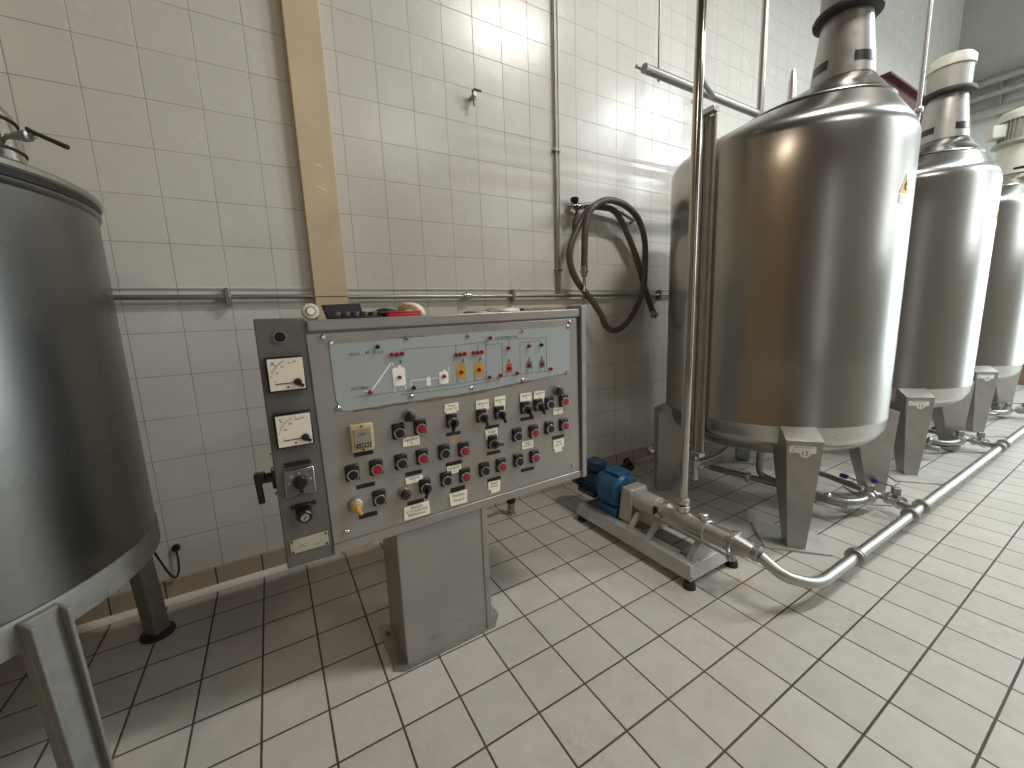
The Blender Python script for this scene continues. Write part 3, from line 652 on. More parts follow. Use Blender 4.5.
def crumple(name, c, size, mat, seed, sub=4):
    bm = bmesh.new(); bmesh.ops.create_icosphere(bm, subdivisions=sub, radius=1); rnd = random.Random(seed)
    ph = [(rnd.uniform(2, 6), rnd.uniform(2, 6), rnd.uniform(2, 6), rnd.uniform(0, 6)) for _ in range(6)]
    for v in bm.verts:
        k = 1 + sum(.075 * math.sin(a * v.co.x + b * v.co.y + d * v.co.z + e) for a, b, d, e in ph)
        v.co *= k; z = v.co.z; v.co = Vector((c[0] + v.co.x * size[0], c[1] + v.co.y * size[1], c[2] + (max(z, -.25) + .25) * size[2] / 1.25))
    m_ = MB(); m_.bm.free(); m_.bm = bm
    return m_.build(name, mat, None, smooth=True, origin=c, angle=180)
tag(crumple('work_glove', (.372, -.90, ZT), (.055, .045, .028), 'rubber', 3), 'crumpled black glove between tray and red box on cabinet top', 'glove')
t = thing('red_case', 'flat red plastic case under the cream rag on cabinet top', 'case', (.42, -.95, ZT))
MB().box((.424, -.965, ZT + .006), (.118, .04, .012)).build('lower_half', 'redbox', t, bevel=.003)
MB().box((.424, -.965, ZT + .016), (.118, .04, .006)).build('lid', 'redbox', t, bevel=.002)
tag(crumple('cleaning_rag', (.478, -.90, zt(.478)), (.046, .04, .052), 'rag', 11), 'crumpled cream rag beside the red case on cabinet top', 'rag')
tag(crumple('metal_scrap', (.74, -.93, zt(.78)), (.06, .03, .008), 'dull', 5, 3), 'thin dark scrap lying on middle of cabinet top', 'scrap')
tag(crumple('cloth_scrap', (.815, -.93, zt(.84)), (.045, .03, .017), 'oldpaper', 8, 3), 'small crumpled brown cloth scrap on middle of cabinet top', 'scrap')
tag(crumple('paper_scrap', (.925, -.88, zt(.97)), (.045, .03, .016), 'white', 9, 3), 'white crumpled paper scrap beside the wooden lath', 'paper')
mb = MB(); mb.prism([(.93, -.985, zt(.93)), (1.185, -.955, zt(1.185)), (1.19, -.90, zt(1.19)), (.94, -.935, zt(.94))], (0, 0, .012)); tag(mb.build('wooden_lath', 'wood', None, bevel=.002, origin=(1.05, -.94, zt(1.05))), 'weathered wooden lath lying at right end of cabinet top', 'lath')

# ------------------------------------------------------------------ big vat at the left
VC = Vector((-.987, -.702, 0)); VR = .57
vat = thing('mixing_vat', 'large dark steel vat with lidded rim beside tiled wall', 'tank', (VC.x, VC.y, 0))
prof = [(.672, .02), (.672, VR - .004), (.676, VR), (1.678, VR), (1.680, VR + .004), (1.686, VR + .008), (1.694, VR + .008), (1.698, VR + .004), (1.70, VR)]
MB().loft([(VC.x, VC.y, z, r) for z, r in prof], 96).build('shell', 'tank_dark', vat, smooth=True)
MB().loft([(VC.x, VC.y, z, r) for z, r in [(.592, VR - .08), (.592, VR + .003), (.662, VR + .003), (.672, VR - .002), (.672, VR - .08)]], 96).build('skirt', 'vat_leg', vat, smooth=True)
MB().loft([(VC.x, VC.y, z, r) for z, r in [(1.697, VR), (1.698, VR + .006), (1.715, VR + .010), (1.716, VR)]], 96).build('gasket', 'rubber', vat, smooth=True)
MB().loft([(VC.x, VC.y, z, r) for z, r in [(1.715, VR - .02), (1.715, VR + .010), (1.720, VR + .015), (1.732, VR + .015), (1.739, VR + .007), (1.742, VR - .02), (1.742, VR - .05), (1.765, VR * .6), (1.775, .05)]], 96).build('lid', 'pipe', vat, smooth=True)
SP = Vector((-.556, -.908, 1.735))
mb = MB(); mb.turn(SP, (0, 0, 1), [(0, .092), (.03, .088), (.105, .082), (.12, .080), (.14, .066), (.15, .056), (.60, .052), (.60, .02)], 36); mb.build('spout', 'spout', vat, smooth=True)
for z, r_ in ((.033, .092), (.102, .087)):
    flange_ring(mb := MB(), SP + Vector((0, 0, z)), (0, 0, 1), r_, .007); mb.build('band', 'rubber', vat, smooth=True)
sv = MB().turn(SP + Vector((.074, -.03, .060)), (1, -.45, .02), [(0, .006), (.020, .006), (.023, .009), (.032, .009), (.035, .012), (.050, .012), (.053, .007), (.062, .007)], 18).build('sampling_valve', 'dull', vat, smooth=True)
MB().tube([SP + Vector((.118, -.05, .078)), SP + Vector((.135, -.058, .066)), SP + Vector((.190, -.078, .038))], [.004, .005, .006], 10).build('lever', 'rubber', sv, smooth=True)
for a in (-41.7, 48.5, 138, 228):
    a = math.radians(a); n_ = Vector((math.cos(a), math.sin(a), 0)); tg = Vector((-n_.y, n_.x, 0))
    def lp(r, w, z): return VC + n_ * r + tg * w + Vector((0, 0, z))
    mb = MB()
    mb.hexa([lp(VR + .02, -.034, 0), lp(VR + .060, -.034, 0), lp(VR + .060, .034, 0), lp(VR + .02, .034, 0)], [lp(VR - .01, -.038, .665), lp(VR + .020, -.038, .665), lp(VR + .020, .038, .665), lp(VR - .01, .038, .665)])
    for s_ in (-1, 1):
        mb.hexa([lp(VR + .058, s_ * .034, 0), lp(VR + .082, s_ * .034, 0), lp(VR + .082, s_ * .026, 0), lp(VR + .058, s_ * .026, 0)], [lp(VR + .018, s_ * .038, .665), lp(VR + .048, s_ * .038, .655), lp(VR + .048, s_ * .029, .655), lp(VR + .018, s_ * .029, .665)])
    lg = mb.build('leg', 'vat_leg', vat, bevel=.003)
    MB().turn(VC + n_ * (VR + .05) + Vector((0, 0, 0)), (0, 0, 1), [(0, .062), (.012, .062), (.02, .05)], 20).build('foot', 'rubber', lg, smooth=True)

# ------------------------------------------------------------------ the row of storage tanks
TR = .645
def storage_tank(cx, cy, number, kind, label, top_y, legs):
    t = thing('storage_tank', label, 'tank', (cx, cy, 0), 'steel storage tanks along the wall')
    rings = [(cx, cy, .400, .06), (cx, cy, .405, .18), (cx, cy, .425, .34), (cx, cy, .455, .48), (cx, cy, .50, .565), (cx, cy, .545, .612), (cx, cy, .60, .640), (cx, cy, .655, TR - .002), (cx, cy, .660, TR + .002), (cx, cy, .668, TR)]
    rings += [(cx, cy, z, TR) for z in (1.0, 1.5, 2.0, 2.215)]
    TY = cy + top_y
    for z, r, k in ((2.243, .641, .0), (2.268, .630, .015), (2.290, .609, .05), (2.310, .578, .115), (2.34, .525, .225), (2.38, .454, .375), (2.420, .384, .52), (2.424, .377, .535)):
        rings.append((cx, cy + top_y * k, z, r))
    MB().loft(rings, 112).build('shell', 'tank', t, smooth=True, angle=60)
    mb = MB(); WY = cy + top_y * .535; mb.loft([(cx, WY, 2.418, .37), (cx, WY, 2.424, .386), (cx, WY, 2.430, .383), (cx, WY + top_y * .03, 2.436, .362), (cx, cy + top_y * .77, 2.49, .262), (cx, TY, 2.556, .148), (cx, TY, 2.560, .10)], 72); mb.build('cone', 'tank', t, smooth=True, angle=50)
    if kind == 'shroud':
        mb = MB(); mb.loft([(cx, TY, 2.556, .10), (cx, TY, 2.556, .150), (cx, TY, 2.60, .146), (cx, TY, 2.88, .114), (cx, TY, 2.88, .06)], 56); sh = mb.build('agitator_housing', 'leg', t, smooth=True)
        for a in (-118, -28, 62, 152):
            a = math.radians(a); r_ = .1405; mb = MB(); pl = []
            for da, dz in ((-.42, 0), (-.36, -.022), (.36, -.022), (.42, 0), (.36, .022), (-.36, .022)): pl.append((da, dz))
            fr = [mb.bm.verts.new((cx + (r_ + .006 - .11 * dz) * math.cos(a + da * f), TY + (r_ + .006 - .11 * dz) * math.sin(a + da * f), 2.632 + dz)) for da, dz in pl for f in (1,)]
            # slot follows the curved housing
            mb.bm.clear()
            for k in range(8):
                a0 = a - .38 + .76 * k / 8; a1 = a - .38 + .76 * (k + 1) / 8
                q4 = [mb.bm.verts.new((cx + R_ * math.cos(aa), TY + R_ * math.sin(aa), zz)) for aa, zz, R_ in ((a0, 2.608, .1468), (a1, 2.608, .1468), (a1, 2.658, .1412), (a0, 2.658, .1412))]
                mb.face(q4)
            bmesh.ops.remove_doubles(mb.bm, verts=mb.bm.verts[:], dist=1e-5)
            mb.build('slot', 'black', sh)
        MB().loft([(cx, TY, 2.878, .12), (cx, TY, 2.885, .155), (cx, TY, 2.90, .158), (cx, TY, 2.915, .15), (cx, TY, 2.915, .05)], 48).build('flange', 'rubber', t, smooth=True)
        mb = MB(); mb.loft([(cx, TY, 2.91, .05), (cx, TY, 2.91, .125), (cx, TY, 3.08, .125), (cx, TY, 3.08, .06)], 40); mo = mb.build('motor', 'motor_fin', t, smooth=True)
        MB().loft([(cx, TY, 3.075, .06), (cx, TY, 3.075, .135), (cx, TY, 3.13, .135), (cx, TY, 3.155, .115), (cx, TY, 3.165, .04)], 40).build('fan_cover', 'motor', mo, smooth=True)
    else:
        mb = MB(); mb.loft([(cx, TY, 2.556, .10), (cx, TY, 2.556, .152), (cx, TY, 2.80, .152), (cx, TY, 2.84, .14), (cx, TY, 2.84, .08)], 56); sh = mb.build('agitator_housing', 'motor', t, smooth=True)
        for a in (-75, 15, -165): 
            a = math.radians(a); mb = MB()
            for k in range(6):
                a0 = a - .24 + .48 * k / 6; a1 = a - .24 + .48 * (k + 1) / 6
                mb.face([mb.bm.verts.new((cx + .1535 * math.cos(aa), TY + .1535 * math.sin(aa), zz)) for aa, zz in ((a0, 2.585), (a1, 2.585), (a1, 2.608), (a0, 2.608))])
            mb.build('slot', 'black', sh)
        MB().loft([(cx, TY, 2.835, .10), (cx, TY, 2.84, .185), (cx, TY, 2.852, .198), (cx, TY, 2.872, .195), (cx, TY, 2.88, .14), (cx, TY, 2.88, .06)], 48).build('flange', 'motor_fin', t, smooth=True)
        mb = MB(); mb.loft([(cx, TY, 2.875, .05), (cx, TY, 2.875, .140), (cx, TY, 3.08, .140), (cx, TY, 3.08, .06)], 48); mo = mb.build('motor', 'motor', t, smooth=True)
        mb = MB()
        for k in range(34):
            a = 2 * PI * k / 34; c_ = Vector((cx + .150 * math.cos(a), TY + .150 * math.sin(a), 2.975)); mb.box(c_, (.03, .007, .19), Matrix.Rotation(a, 3, 'Z'))
        mb.build('cooling_fins', 'motor_fin', mo)
        MB().loft([(cx, TY, 3.065, .06), (cx, TY, 3.065, .172), (cx, TY, 3.12, .172), (cx, TY, 3.15, .155), (cx, TY, 3.172, .10), (cx, TY, 3.176, .03)], 48).build('fan_cover', 'motor', mo, smooth=True)
        a = math.radians(128); c_ = Vector((cx + .20 * math.cos(a), TY + .20 * math.sin(a), 2.98)); mb = MB(); mb.box(c_, (.11, .13, .12), Matrix.Rotation(a, 3, 'Z')); mb.build('terminal_box', 'motor', mo, bevel=.008)
    for a in legs:
        front = abs(((a - legs[0] + 180) % 360) - 180) < 1
        ar = math.radians(a); n_ = Vector((math.cos(ar), math.sin(ar), 0)); tg = Vector((-n_.y, n_.x, 0)); c = Vector((cx + .015, cy, 0))
        rf = .775 if math.sin(ar) < 0 else .735
        def lp(r, w, z): return c + n_ * r + tg * w + Vector((0, 0, z))
        mb = MB()
        lo = [lp(rf - .10, -.044, .010), lp(rf, -.044, .010), lp(rf, .044, .010), lp(rf - .10, .044, .010)]
        mid = [lp(rf - .255, -.087, .560), lp(rf, -.087, .625), lp(rf, .087, .625), lp(rf - .255, .087, .560)]
        hi = [lp(rf - .255, -.087, .668), lp(rf - .122, -.087, .672), lp(rf - .122, .087, .672), lp(rf - .255, .087, .668)]
        A = [mb.bm.verts.new(p) for p in lo]; B_ = [mb.bm.verts.new(p) for p in mid]; H = [mb.bm.verts.new(p) for p in hi]
        mb.face(list(reversed(A))); mb.bridge(A, B_); mb.bridge(B_, H); mb.face(H)
        lg = mb.build('leg', 'leg', t, bevel=.002)
        mb = MB(); mb.box(lp(.655 if front and number == '12' else rf, .0, .005), (.29, .32, .010), Matrix.Rotation(ar, 3, 'Z')); mb.build('foot_plate', 'plate', lg)
        if front and number:
            pn = MB(); zc = .585
            pts = [(-.070, .597), (-.070, .560), (-.022, .560)] + [(.004 + .027 * math.cos(math.radians(q_)), .562 + .027 * math.sin(math.radians(q_))) for q_ in range(190, 351, 20)] + [(.052, .560), (.052, .597)]
            pn.prism([lp(rf + .0006, w, z) for w, z in pts], n_ * .0015); pl = pn.build('number_plate', 'white', lg)
            pl['label'] = 'white number plate %s' % number
            text_obj([number], *lp(rf + .0027, .004, .560), .032, .024, 'ink', pl, nrm=n_, right=tg)
            text_obj(['N.'], *lp(rf + .0027, -.052, .572), .014, .010, 'ink', pl, nrm=n_, right=tg)
            text_obj(['SERBATOIO SCIROPPO'], *lp(rf + .0027, -.008, .591), .09, .006, 'ink', pl, nrm=n_, right=tg)
    # bottom outlet dropping to the floor line
    MB().tube(rounded([(cx, cy, .41), (cx, cy, .13), (cx + .0, cy - .42, .105), (cx + .03, cy - .52, .10)], .07), .024, 14).build('outlet_pipe', 'dull', t, smooth=True)
    return t
def sticker(t, cx, cy, az, z):
    """yellow warning triangle above a white strip, bent onto the shell"""
    a0 = math.radians(az); R_ = TR + .0012
    def sp(u, w, e=0): return (cx + (R_ + e) * math.cos(a0 + u / R_), cy + (R_ + e) * math.sin(a0 + u / R_), z + w)
    mb = MB(); vs = [mb.bm.verts.new(sp(u, w)) for u, w in ((-.055, -.045), (0, -.045), (.055, -.045), (.0, .055))]
    mb.face([vs[0], vs[1], vs[3]]); mb.face([vs[1], vs[2], vs[3]]); st = mb.build('warning_sticker', 'yellow_sticker', t)
    mb = MB(); vs = [mb.bm.verts.new(sp(u, w, .0005)) for u, w in ((-.008, -.03), (.012, -.03), (.003, -.005), (.014, -.002), (-.006, .03), (-.002, .004), (-.014, .002))]
    mb.face(vs); mb.build('bolt_mark', 'ink', st)
    mb = MB(); vs = [mb.bm.verts.new(sp(u, w)) for u, w in ((-.05, -.095), (.0, -.10), (.045, -.085), (.05, -.052), (0, -.052), (-.05, -.052))]
    mb.face([vs[0], vs[1], vs[4], vs[5]]); mb.face([vs[1], vs[2], vs[3], vs[4]]); mb.build('torn_strip', 'white', st)
LG = (221, 319, 141, 39)
t12 = storage_tank(2.935, -.955, '12', 'shroud', 'nearest big steel storage tank, leg plate numbered 12', -.305, LG)
sticker(t12, 2.935, -.955, 266, 1.93)
t11 = storage_tank(4.71, -.955, '11', 'shroud', 'middle steel storage tank with grey cone housing, plate numbered 11', -.305, LG)
sticker(t11, 4.71, -.955, 274, 1.95)
t10 = storage_tank(6.63, -.955, '10', 'motor', 'farthest steel storage tank, with finned cream motor on top', -.40, LG)

# level gauge, strapped to the nearest tank
G = Vector((2.262, -.900, 0)); gn = (Vector((2.955, -.955, 0)) - G).normalized(); gt = Vector((-gn.y, gn.x, 0)); GR = math.atan2(gn.y, gn.x)
t = thing('level_gauge', 'tall glass level gauge with graduated strip on nearest tank', 'gauge', (G.x, G.y, .25))
MB().box(G + Vector((0, 0, 1.42)) + gn * .022, (.012, .075, 1.98), Matrix.Rotation(GR, 3, 'Z')).build('scale_strip', 'cast', t, bevel=.002)
MB().cyl(G + Vector((0, 0, .43)) - gn * .006, G + Vector((0, 0, 2.42)) - gn * .006, .010, n=14).build('sight_tube', 'glass', t, smooth=True)
for s_ in (-.036, .036):
    MB().cyl(G + gt * s_ + Vector((0, 0, .43)) + gn * .01, G + gt * s_ + Vector((0, 0, 2.42)) + gn * .01, .0075, n=10).build('guard_rod', 'dull', t, smooth=True)
for i in range(20): MB().box(G + gt * .020 + Vector((0, 0, .55 + i * .092)) + gn * .0135, (.003, .018, .012), Matrix.Rotation(GR, 3, 'Z')).build('graduation_mark', 'motor', t)
for z in (.425, 2.43):
    MB().box(G + Vector((0, 0, z)), (.05, .10, .03), Matrix.Rotation(GR, 3, 'Z')).build('bracket', 'steel', t, bevel=.004)
gv = MB().turn(G + Vector((0, 0, .415)), (0, 0, -1), [(0, .014), (.03, .014), (.034, .024), (.085, .024), (.09, .016), (.13, .014), (.15, .02), (.165, .02)], 18).build('drain_cock', 'steel', t, smooth=True)
MB().turn(G + Vector((0, 0, .352)), gt + gn * .2, [(-.06, .014), (-.03, .014), (-.026, .022), (-.01, .022), (.02, .014), (.06, .014), (.07, .022), (.09, .022)], 16).build('cross_fitting', 'steel', gv, smooth=True)
MB().tube(rounded([G + Vector((.01, -.0, .355)), G + Vector((.22, -.02, .37)), Vector((2.62, -.93, .44))], .05), .010, 10).build('feed_pipe', 'dull', t, smooth=True)

# ------------------------------------------------------------------ pump set
PX = 1.78; AZ_ = .230
pump = thing('screw_pump', 'long steel screw pump with blue gear motor on grey frame', 'pump', (PX, -.9, 0))
mb = MB()
for s_ in (-1, 1):
    x = PX + s_ * .10
    # channel rail with outward sloping side and a flat top
    mb.hexa([(PX + s_ * .165, -.50, .042), (PX + s_ * .185, -.50, .042), (PX + s_ * .185, -1.335, .042), (PX + s_ * .165, -1.335, .042)],
            [(PX + s_ * .135, -.50, .098), (PX + s_ * .150, -.50, .098), (PX + s_ * .150, -1.315, .098), (PX + s_ * .135, -1.315, .098)])
    mb.box((PX + s_ * .115, -.905, .096), (.07, .81, .008))
mb.hexa([(PX - .185, -1.352, .042), (PX + .185, -1.352, .042), (PX + .185, -1.335, .042), (PX - .185, -1.335, .042)], [(PX - .150, -1.325, .100), (PX + .150, -1.325, .100), (PX + .150, -1.312, .100), (PX - .150, -1.312, .100)])
mb.box((PX, -1.265, .0965), (.20, .10, .007)); mb.box((PX, -.505, .07), (.30, .012, .055)); mb.box((PX, -.66, .0965), (.20, .32, .007)); mb.box((PX, -.985, .0965), (.20, .04, .007))
mb.build('base_frame', 'frame', pump, bevel=.003)
for x, y in ((PX - .168, -1.335), (PX + .165, -1.348), (PX - .160, -.535), (PX + .160, -.535)):
    ft = MB().turn((x, y, 0), (0, 0, 1), [(0, .030), (.022, .028), (.030, .024), (.034, .022)], 18).build('foot', 'rubber', pump, smooth=True)
    MB().turn((x, y, .024), (0, 0, 1), [(0, .010), (.02, .010), (.02, .016), (.034, .016)], 6).build('foot_bolt', 'dull', ft)
# bearing bracket and pump barrel, axis along -Y
mb = MB(); mb.hexa([(PX - .090, -.885, .10), (PX + .090, -.885, .10), (PX + .090, -.785, .10), (PX - .090, -.785, .10)], [(PX - .066, -.868, .302), (PX + .066, -.868, .302), (PX + .066, -.790, .302), (PX - .066, -.790, .302)])
mb.build('bearing_bracket', 'cast', pump, bevel=.008)
mb = MB(); mb.turn((PX, -.86, AZ_), (0, -1, 0), [(0, .058), (.015, .064), (.15, .064), (.155, .058), (.18, .058)], 32)
mb.box((PX, -.965, .165), (.09, .12, .07)); ln = mb.build('lantern', 'cast', pump, smooth=True)
for s_ in (-1, 1):
    MB().box((PX + s_ * .046, -1.030, AZ_ + .008), (.030, .028, .050)).build('shaft_opening', 'black', ln, bevel=.006)
mb = MB(); mb.turn((PX, -1.04, AZ_), (0, -1, 0), [(0, .055), (.03, .061), (.045, .061), (.055, .053), (.255, .053), (.26, .056), (.272, .056), (.276, .050), (.395, .049), (.40, .056)], 36); mb.build('barrel', 'steel', pump, smooth=True)
mb = MB(); mb.turn((PX, -1.435, AZ_), (0, -1, 0), [(0, .050), (.004, .060), (.018, .060), (.022, .052), (.10, .031), (.106, .037), (.125, .037), (.13, .028)], 32); mb.build('discharge_cone', 'pipe', pump, smooth=True)
for k in range(6):
    a = 2 * PI * k / 6 + .3; MB().turn((PX + .052 * math.cos(a), -1.425, AZ_ + .052 * math.sin(a)), (0, -1, 0), [(0, .008), (.022, .008), (.022, .011), (.034, .011)], 6).build('flange_bolt', 'steel', pump)
mb = MB(); mb.turn((PX, -1.285, AZ_ + .050), (0, 0, 1), [(0, .016), (.012, .016), (.012, .020), (.032, .020), (.036, .015)], 18); mb.build('vent_plug', 'steel', pump, smooth=True)
mb = MB(); mb.turn((PX, -1.165, AZ_ + .035), (0, 0, 1), [(0, .027), (.025, .027), (.028, .036), (.048, .036), (.052, .028)], 24); mb.build('suction_port', 'steel', pump, smooth=True)
for s_ in (-1, 1):
    x = PX + s_ * .082
    MB().cyl((x, -1.06, AZ_ - .005), (x, -1.475, AZ_ - .025), .008, n=12).build('tie_rod', 'pipe', pump, smooth=True)
    mb = MB(); mb.turn((x, -1.462, AZ_ - .025), (0, -1, 0), [(0, .010), (.004, .019), (.022, .019), (.026, .012), (.035, .012)], 14); mb.cyl((x, -1.472, AZ_ - .025), (PX + s_ * .045, -1.445, AZ_ - .005), .011, n=10); mb.build('rod_nut', 'pipe', pump, smooth=True)
    MB().cyl((x, -1.085, AZ_ - .008), (x, -1.055, AZ_ - .005), .019, n=14).build('rod_eye', 'pipe', pump, smooth=True)
mb = MB()
mb.hexa([(PX - .12, -1.31, .099), (PX + .12, -1.31, .099), (PX + .12, -1.27, .099), (PX - .12, -1.27, .099)], [(PX - .040, -1.305, .19), (PX + .040, -1.305, .19), (PX + .040, -1.275, .19), (PX - .040, -1.275, .19)])
mb.build('barrel_saddle', 'frame', pump, bevel=.004)
for s_ in (-1, 1):
    for y in (-.915, -1.045): MB().hexa([(PX + s_ * .115, y - .014, .098), (PX + s_ * .145, y - .014, .098), (PX + s_ * .145, y + .014, .098), (PX + s_ * .115, y + .014, .098)], [(PX + s_ * .040, y - .014, .170), (PX + s_ * .062, y - .014, .185), (PX + s_ * .062, y + .014, .185), (PX + s_ * .040, y + .014, .170)]).build('support_strut', 'frame', pump, bevel=.003)
# blue gear case and motor
mb = MB(); mb.turn((PX, -.775, AZ_ + .005), (0, 1, 0), [(0, .070), (.006, .098), (.022, .112), (.11, .120), (.15, .112), (.185, .085), (.19, .06)], 40)
mb.box((PX, -.70, .125), (.20, .15, .052)); mb.box((PX, -.69, .352), (.11, .12, .02)); gc = mb.build('gear_case', 'blue', pump, bevel=.006)
for k in range(8):
    a = 2 * PI * k / 8; MB().turn((PX + .092 * math.cos(a), -.767, AZ_ + .005 + .092 * math.sin(a)), (0, -1, 0), [(0, .009), (.012, .009)], 6).build('case_bolt', 'blue', gc)
MB().turn((PX, -.776, AZ_), (0, -1, 0), [(0, .066), (.012, .066)], 30).build('coupling_ring', 'rubber', gc, smooth=True)
mb = MB(); mb.turn((PX, -.575, AZ_), (0, 1, 0), [(0, .07), (.01, .082), (.19, .082), (.195, .088), (.245, .088), (.262, .07)], 32)
for k in range(22):
    a = 2 * PI * k / 22
    mb.box((PX + .086 * math.cos(a), -.475, AZ_ + .086 * math.sin(a)), (.016, .17, .004), Matrix.Rotation(-a, 3, 'Y'))
mb.box((PX, -.47, .148), (.14, .16, .03)); mo = mb.build('motor', 'darkblue', pump)
MB().box((PX - .01, -.50, .342), (.105, .115, .06)).build('terminal_box', 'darkblue', mo, bevel=.008)
hw = MB(); 
ring_pts = [(PX + .155, -.64 + .036 * math.cos(2 * PI * i / 24), .345 + .036 * math.sin(2 * PI * i / 24)) for i in range(25)]
hw.tube(ring_pts, .011, 10, caps=False); hw.cyl((PX + .155, -.676, .345), (PX + .155, -.604, .345), .008, n=8); hw.cyl((PX + .155, -.64, .31), (PX + .155, -.64, .38), .008, n=8); hw.cyl((PX + .05, -.64, .345), (PX + .165, -.64, .345), .012, n=10)
hw.build('handwheel', 'black', gc, smooth=True)

# ------------------------------------------------------------------ pipework on and near the floor
t = thing('riser_pipe', 'tall polished pipe rising straight from the screw pump', 'pipe', (PX, -1.165, .32))
MB().cyl((PX, -1.165, .32), (PX + .02, -1.165, 4.6), .0215, n=22).build('tube', 'spout', t, smooth=True)
mb = MB(); flange_ring(mb, (PX, -1.165, .338), (0, 0, 1), .034, .032); mb.build('clamp', 'steel', t, smooth=True)

main = thing('floor_pipeline', 'polished steel pipe bending from the pump along the tile floor', 'pipe', (2.4, -1.72, 0))
MB().tube(rounded([(PX, -1.565, .226), (PX + .012, -1.655, .175), (PX + .17, -1.725, .108), (2.36, -1.72, .096), (2.36, -1.72, .096), (9.3, -1.75, .085)], .13, 8), .0245, 20).build('tube', 'pipe', main, smooth=True)
for x in (2.365, 3.115, 3.30, 5.17, 5.32):
    mb = MB(); flange_ring(mb, (x - .010, -1.72 - .004 * (x - 2.4), .095), (1, 0, 0), .042, .014); flange_ring(mb, (x + .010, -1.72 - .004 * (x - 2.4), .095), (1, 0, 0), .042, .014); mb.build('flange', 'dull', main, smooth=True)
for x in (7.4, 8.8):
    mb = MB(); mb.box((x, -1.725 - .004 * (x - 2.4), .034), (.035, .05, .068)); mb.build('support', 'dull', main, bevel=.003)
def branch(dx, label, valve_label_a, valve_label_b):
    yo = -.0035 * dx
    b = thing('branch_pipe', label, 'pipe', (3.0 + dx, -1.4, 0))
    MB().tube(rounded([(2.86 + dx, -.62, .11), (2.955 + dx, -1.20, .105), (2.985 + dx, -1.455, .10), (3.10 + dx, -1.50, .10), (3.185 + dx, -1.505, .10)], .07), .022, 16).build('tube', 'dull', b, smooth=True)
    for p, d in (((2.975 + dx, -1.365, .102), (.1, -1, 0)), ((2.90 + dx, -.90, .107), (.1, -1, 0))):
        mb = MB(); flange_ring(mb, p, d, .036, .03); mb.build('clamp', 'steel', b, smooth=True)
    MB().tube([(3.36 + dx, -1.02, .125), (3.335 + dx, -1.22, .118), (3.30 + dx, -1.44, .104)], .020, 14).build('tube', 'dull', b, smooth=True)
    MB().tube(rounded([(3.185 + dx, -1.505, .10), (3.30 + dx, -1.52, .10), (3.215 + dx, -1.70 + yo, .098)], .05), .022, 14).build('tube', 'pipe', b, smooth=True)
    for (px, py, hx, hy, lab) in ((3.20, -1.500, 3.40, -1.27, valve_label_a), (3.268, -1.610, 3.46, -1.43, valve_label_b)):
        px += dx; hx += dx
        v = thing('butterfly_valve', lab, 'valve', (px, py, .1), 'blue handled valves on the floor pipes')
        d = Vector((1, .12, 0)) if px < 3.24 + dx else Vector((-.5, -1, 0))
        mb = MB(); d.normalize(); p = Vector((px, py, .10))
        for k in (-.035, .035): flange_ring(mb, p + d * k, d, .042, .016)
        mb.turn(p - d * .03, d, [(0, .032), (.06, .032)], 20); mb.build('body', 'steel', v, smooth=True)
        mb = MB(); mb.box(p + Vector((0, 0, .062)), (.04, .04, .05), Matrix.Rotation(.6, 3, 'Z')); mb.build('neck', 'dull', v, bevel=.004)
        a = p + Vector((0, 0, .085)); e = Vector((hx, hy, .128))
        MB().tube([a, a.lerp(e, .8)], .0055, 8).build('lever', 'steel', v, smooth=True)
        dd = (e - a).normalized(); MB().turn(a.lerp(e, .72), dd, [(0, .010), (.012, .016), (.06, .018), (.076, .010)], 14).build('grip', 'bluecap', v, smooth=True)
    return b
branch(0, 'pipe elbow under the nearest tank, leading to the floor pipeline', 'blue handled valve at the elbow under the nearest tank', 'blue handled valve where nearest branch joins the floor pipeline')
branch(1.98, 'pipe branch under the middle tank, leading to the floor pipeline', 'blue handled valve at the elbow under the middle tank', 'blue handled valve where middle branch joins the floor pipeline')
branch(3.80, 'pipe branch under the farthest tank, leading to the floor pipeline', 'blue handled valve at the elbow under the farthest tank', 'blue handled valve where farthest branch joins the floor pipeline')
t = thing('wall_floor_pipe', 'dull pipe running low along wall behind the storage tanks', 'pipe', (4, -.22, 0))
MB().cyl((2.62, -.24, .19), (9.0, -.24, .19), .028, n=16).build('tube', 'dull', t, smooth=True)
for x in (2.9, 4.4, 5.9, 7.4): MB().box((x, -.24, .085), (.03, .05, .17)).build('support', 'dull', t, bevel=.003)
MB().turn((2.58, -.24, .19), (1, 0, 0), [(0, .03), (.01, .04), (.04, .04), (.05, .03)], 18).build('end_cap', 'steel', t, smooth=True)

# overhead pipes near the tank tops
t = thing('overhead_pipe', 'dark steel pipe crossing above the nearest tank from riser', 'pipe', (2.6, -.9, 2.62))
MB().cyl((1.84, -1.12, 2.415), (2.25, -.93, 2.49), .012, n=12).build('tie_pipe', 'dull', t, smooth=True)
MB().cyl((2.05, -.62, 2.735), (4.4, -.58, 2.765), .026, n=16).build('tube', 'dull', t, smooth=True)
MB().cyl((2.05, -.56, 2.775), (4.4, -.52, 2.81), .010, n=12).build('tube', 'pipe', t, smooth=True)
for x in (2.20, 4.25): MB().cyl((x, -.60, 2.71), (x, -.60, 4.95), .007, n=8).build('hanger_rod', 'dull', t, smooth=True)
t = thing('tank_fill_pipe', 'upright steel fill pipe with clamp on nearest tank roof', 'pipe', (3.3, -.55, 2.40))
MB().cyl((3.32, -.60, 2.36), (3.32, -.60, 4.9), .024, n=16).build('tube', 'pipe', t, smooth=True)
mb = MB(); flange_ring(mb, (3.32, -.60, 2.42), (0, 0, 1), .045, .03); mb.build('clamp', 'steel', t, smooth=True)
t = thing('tank_vent', 'short steel vent fitting standing on nearest tank roof', 'pipe', (3.45, -.72, 2.38))
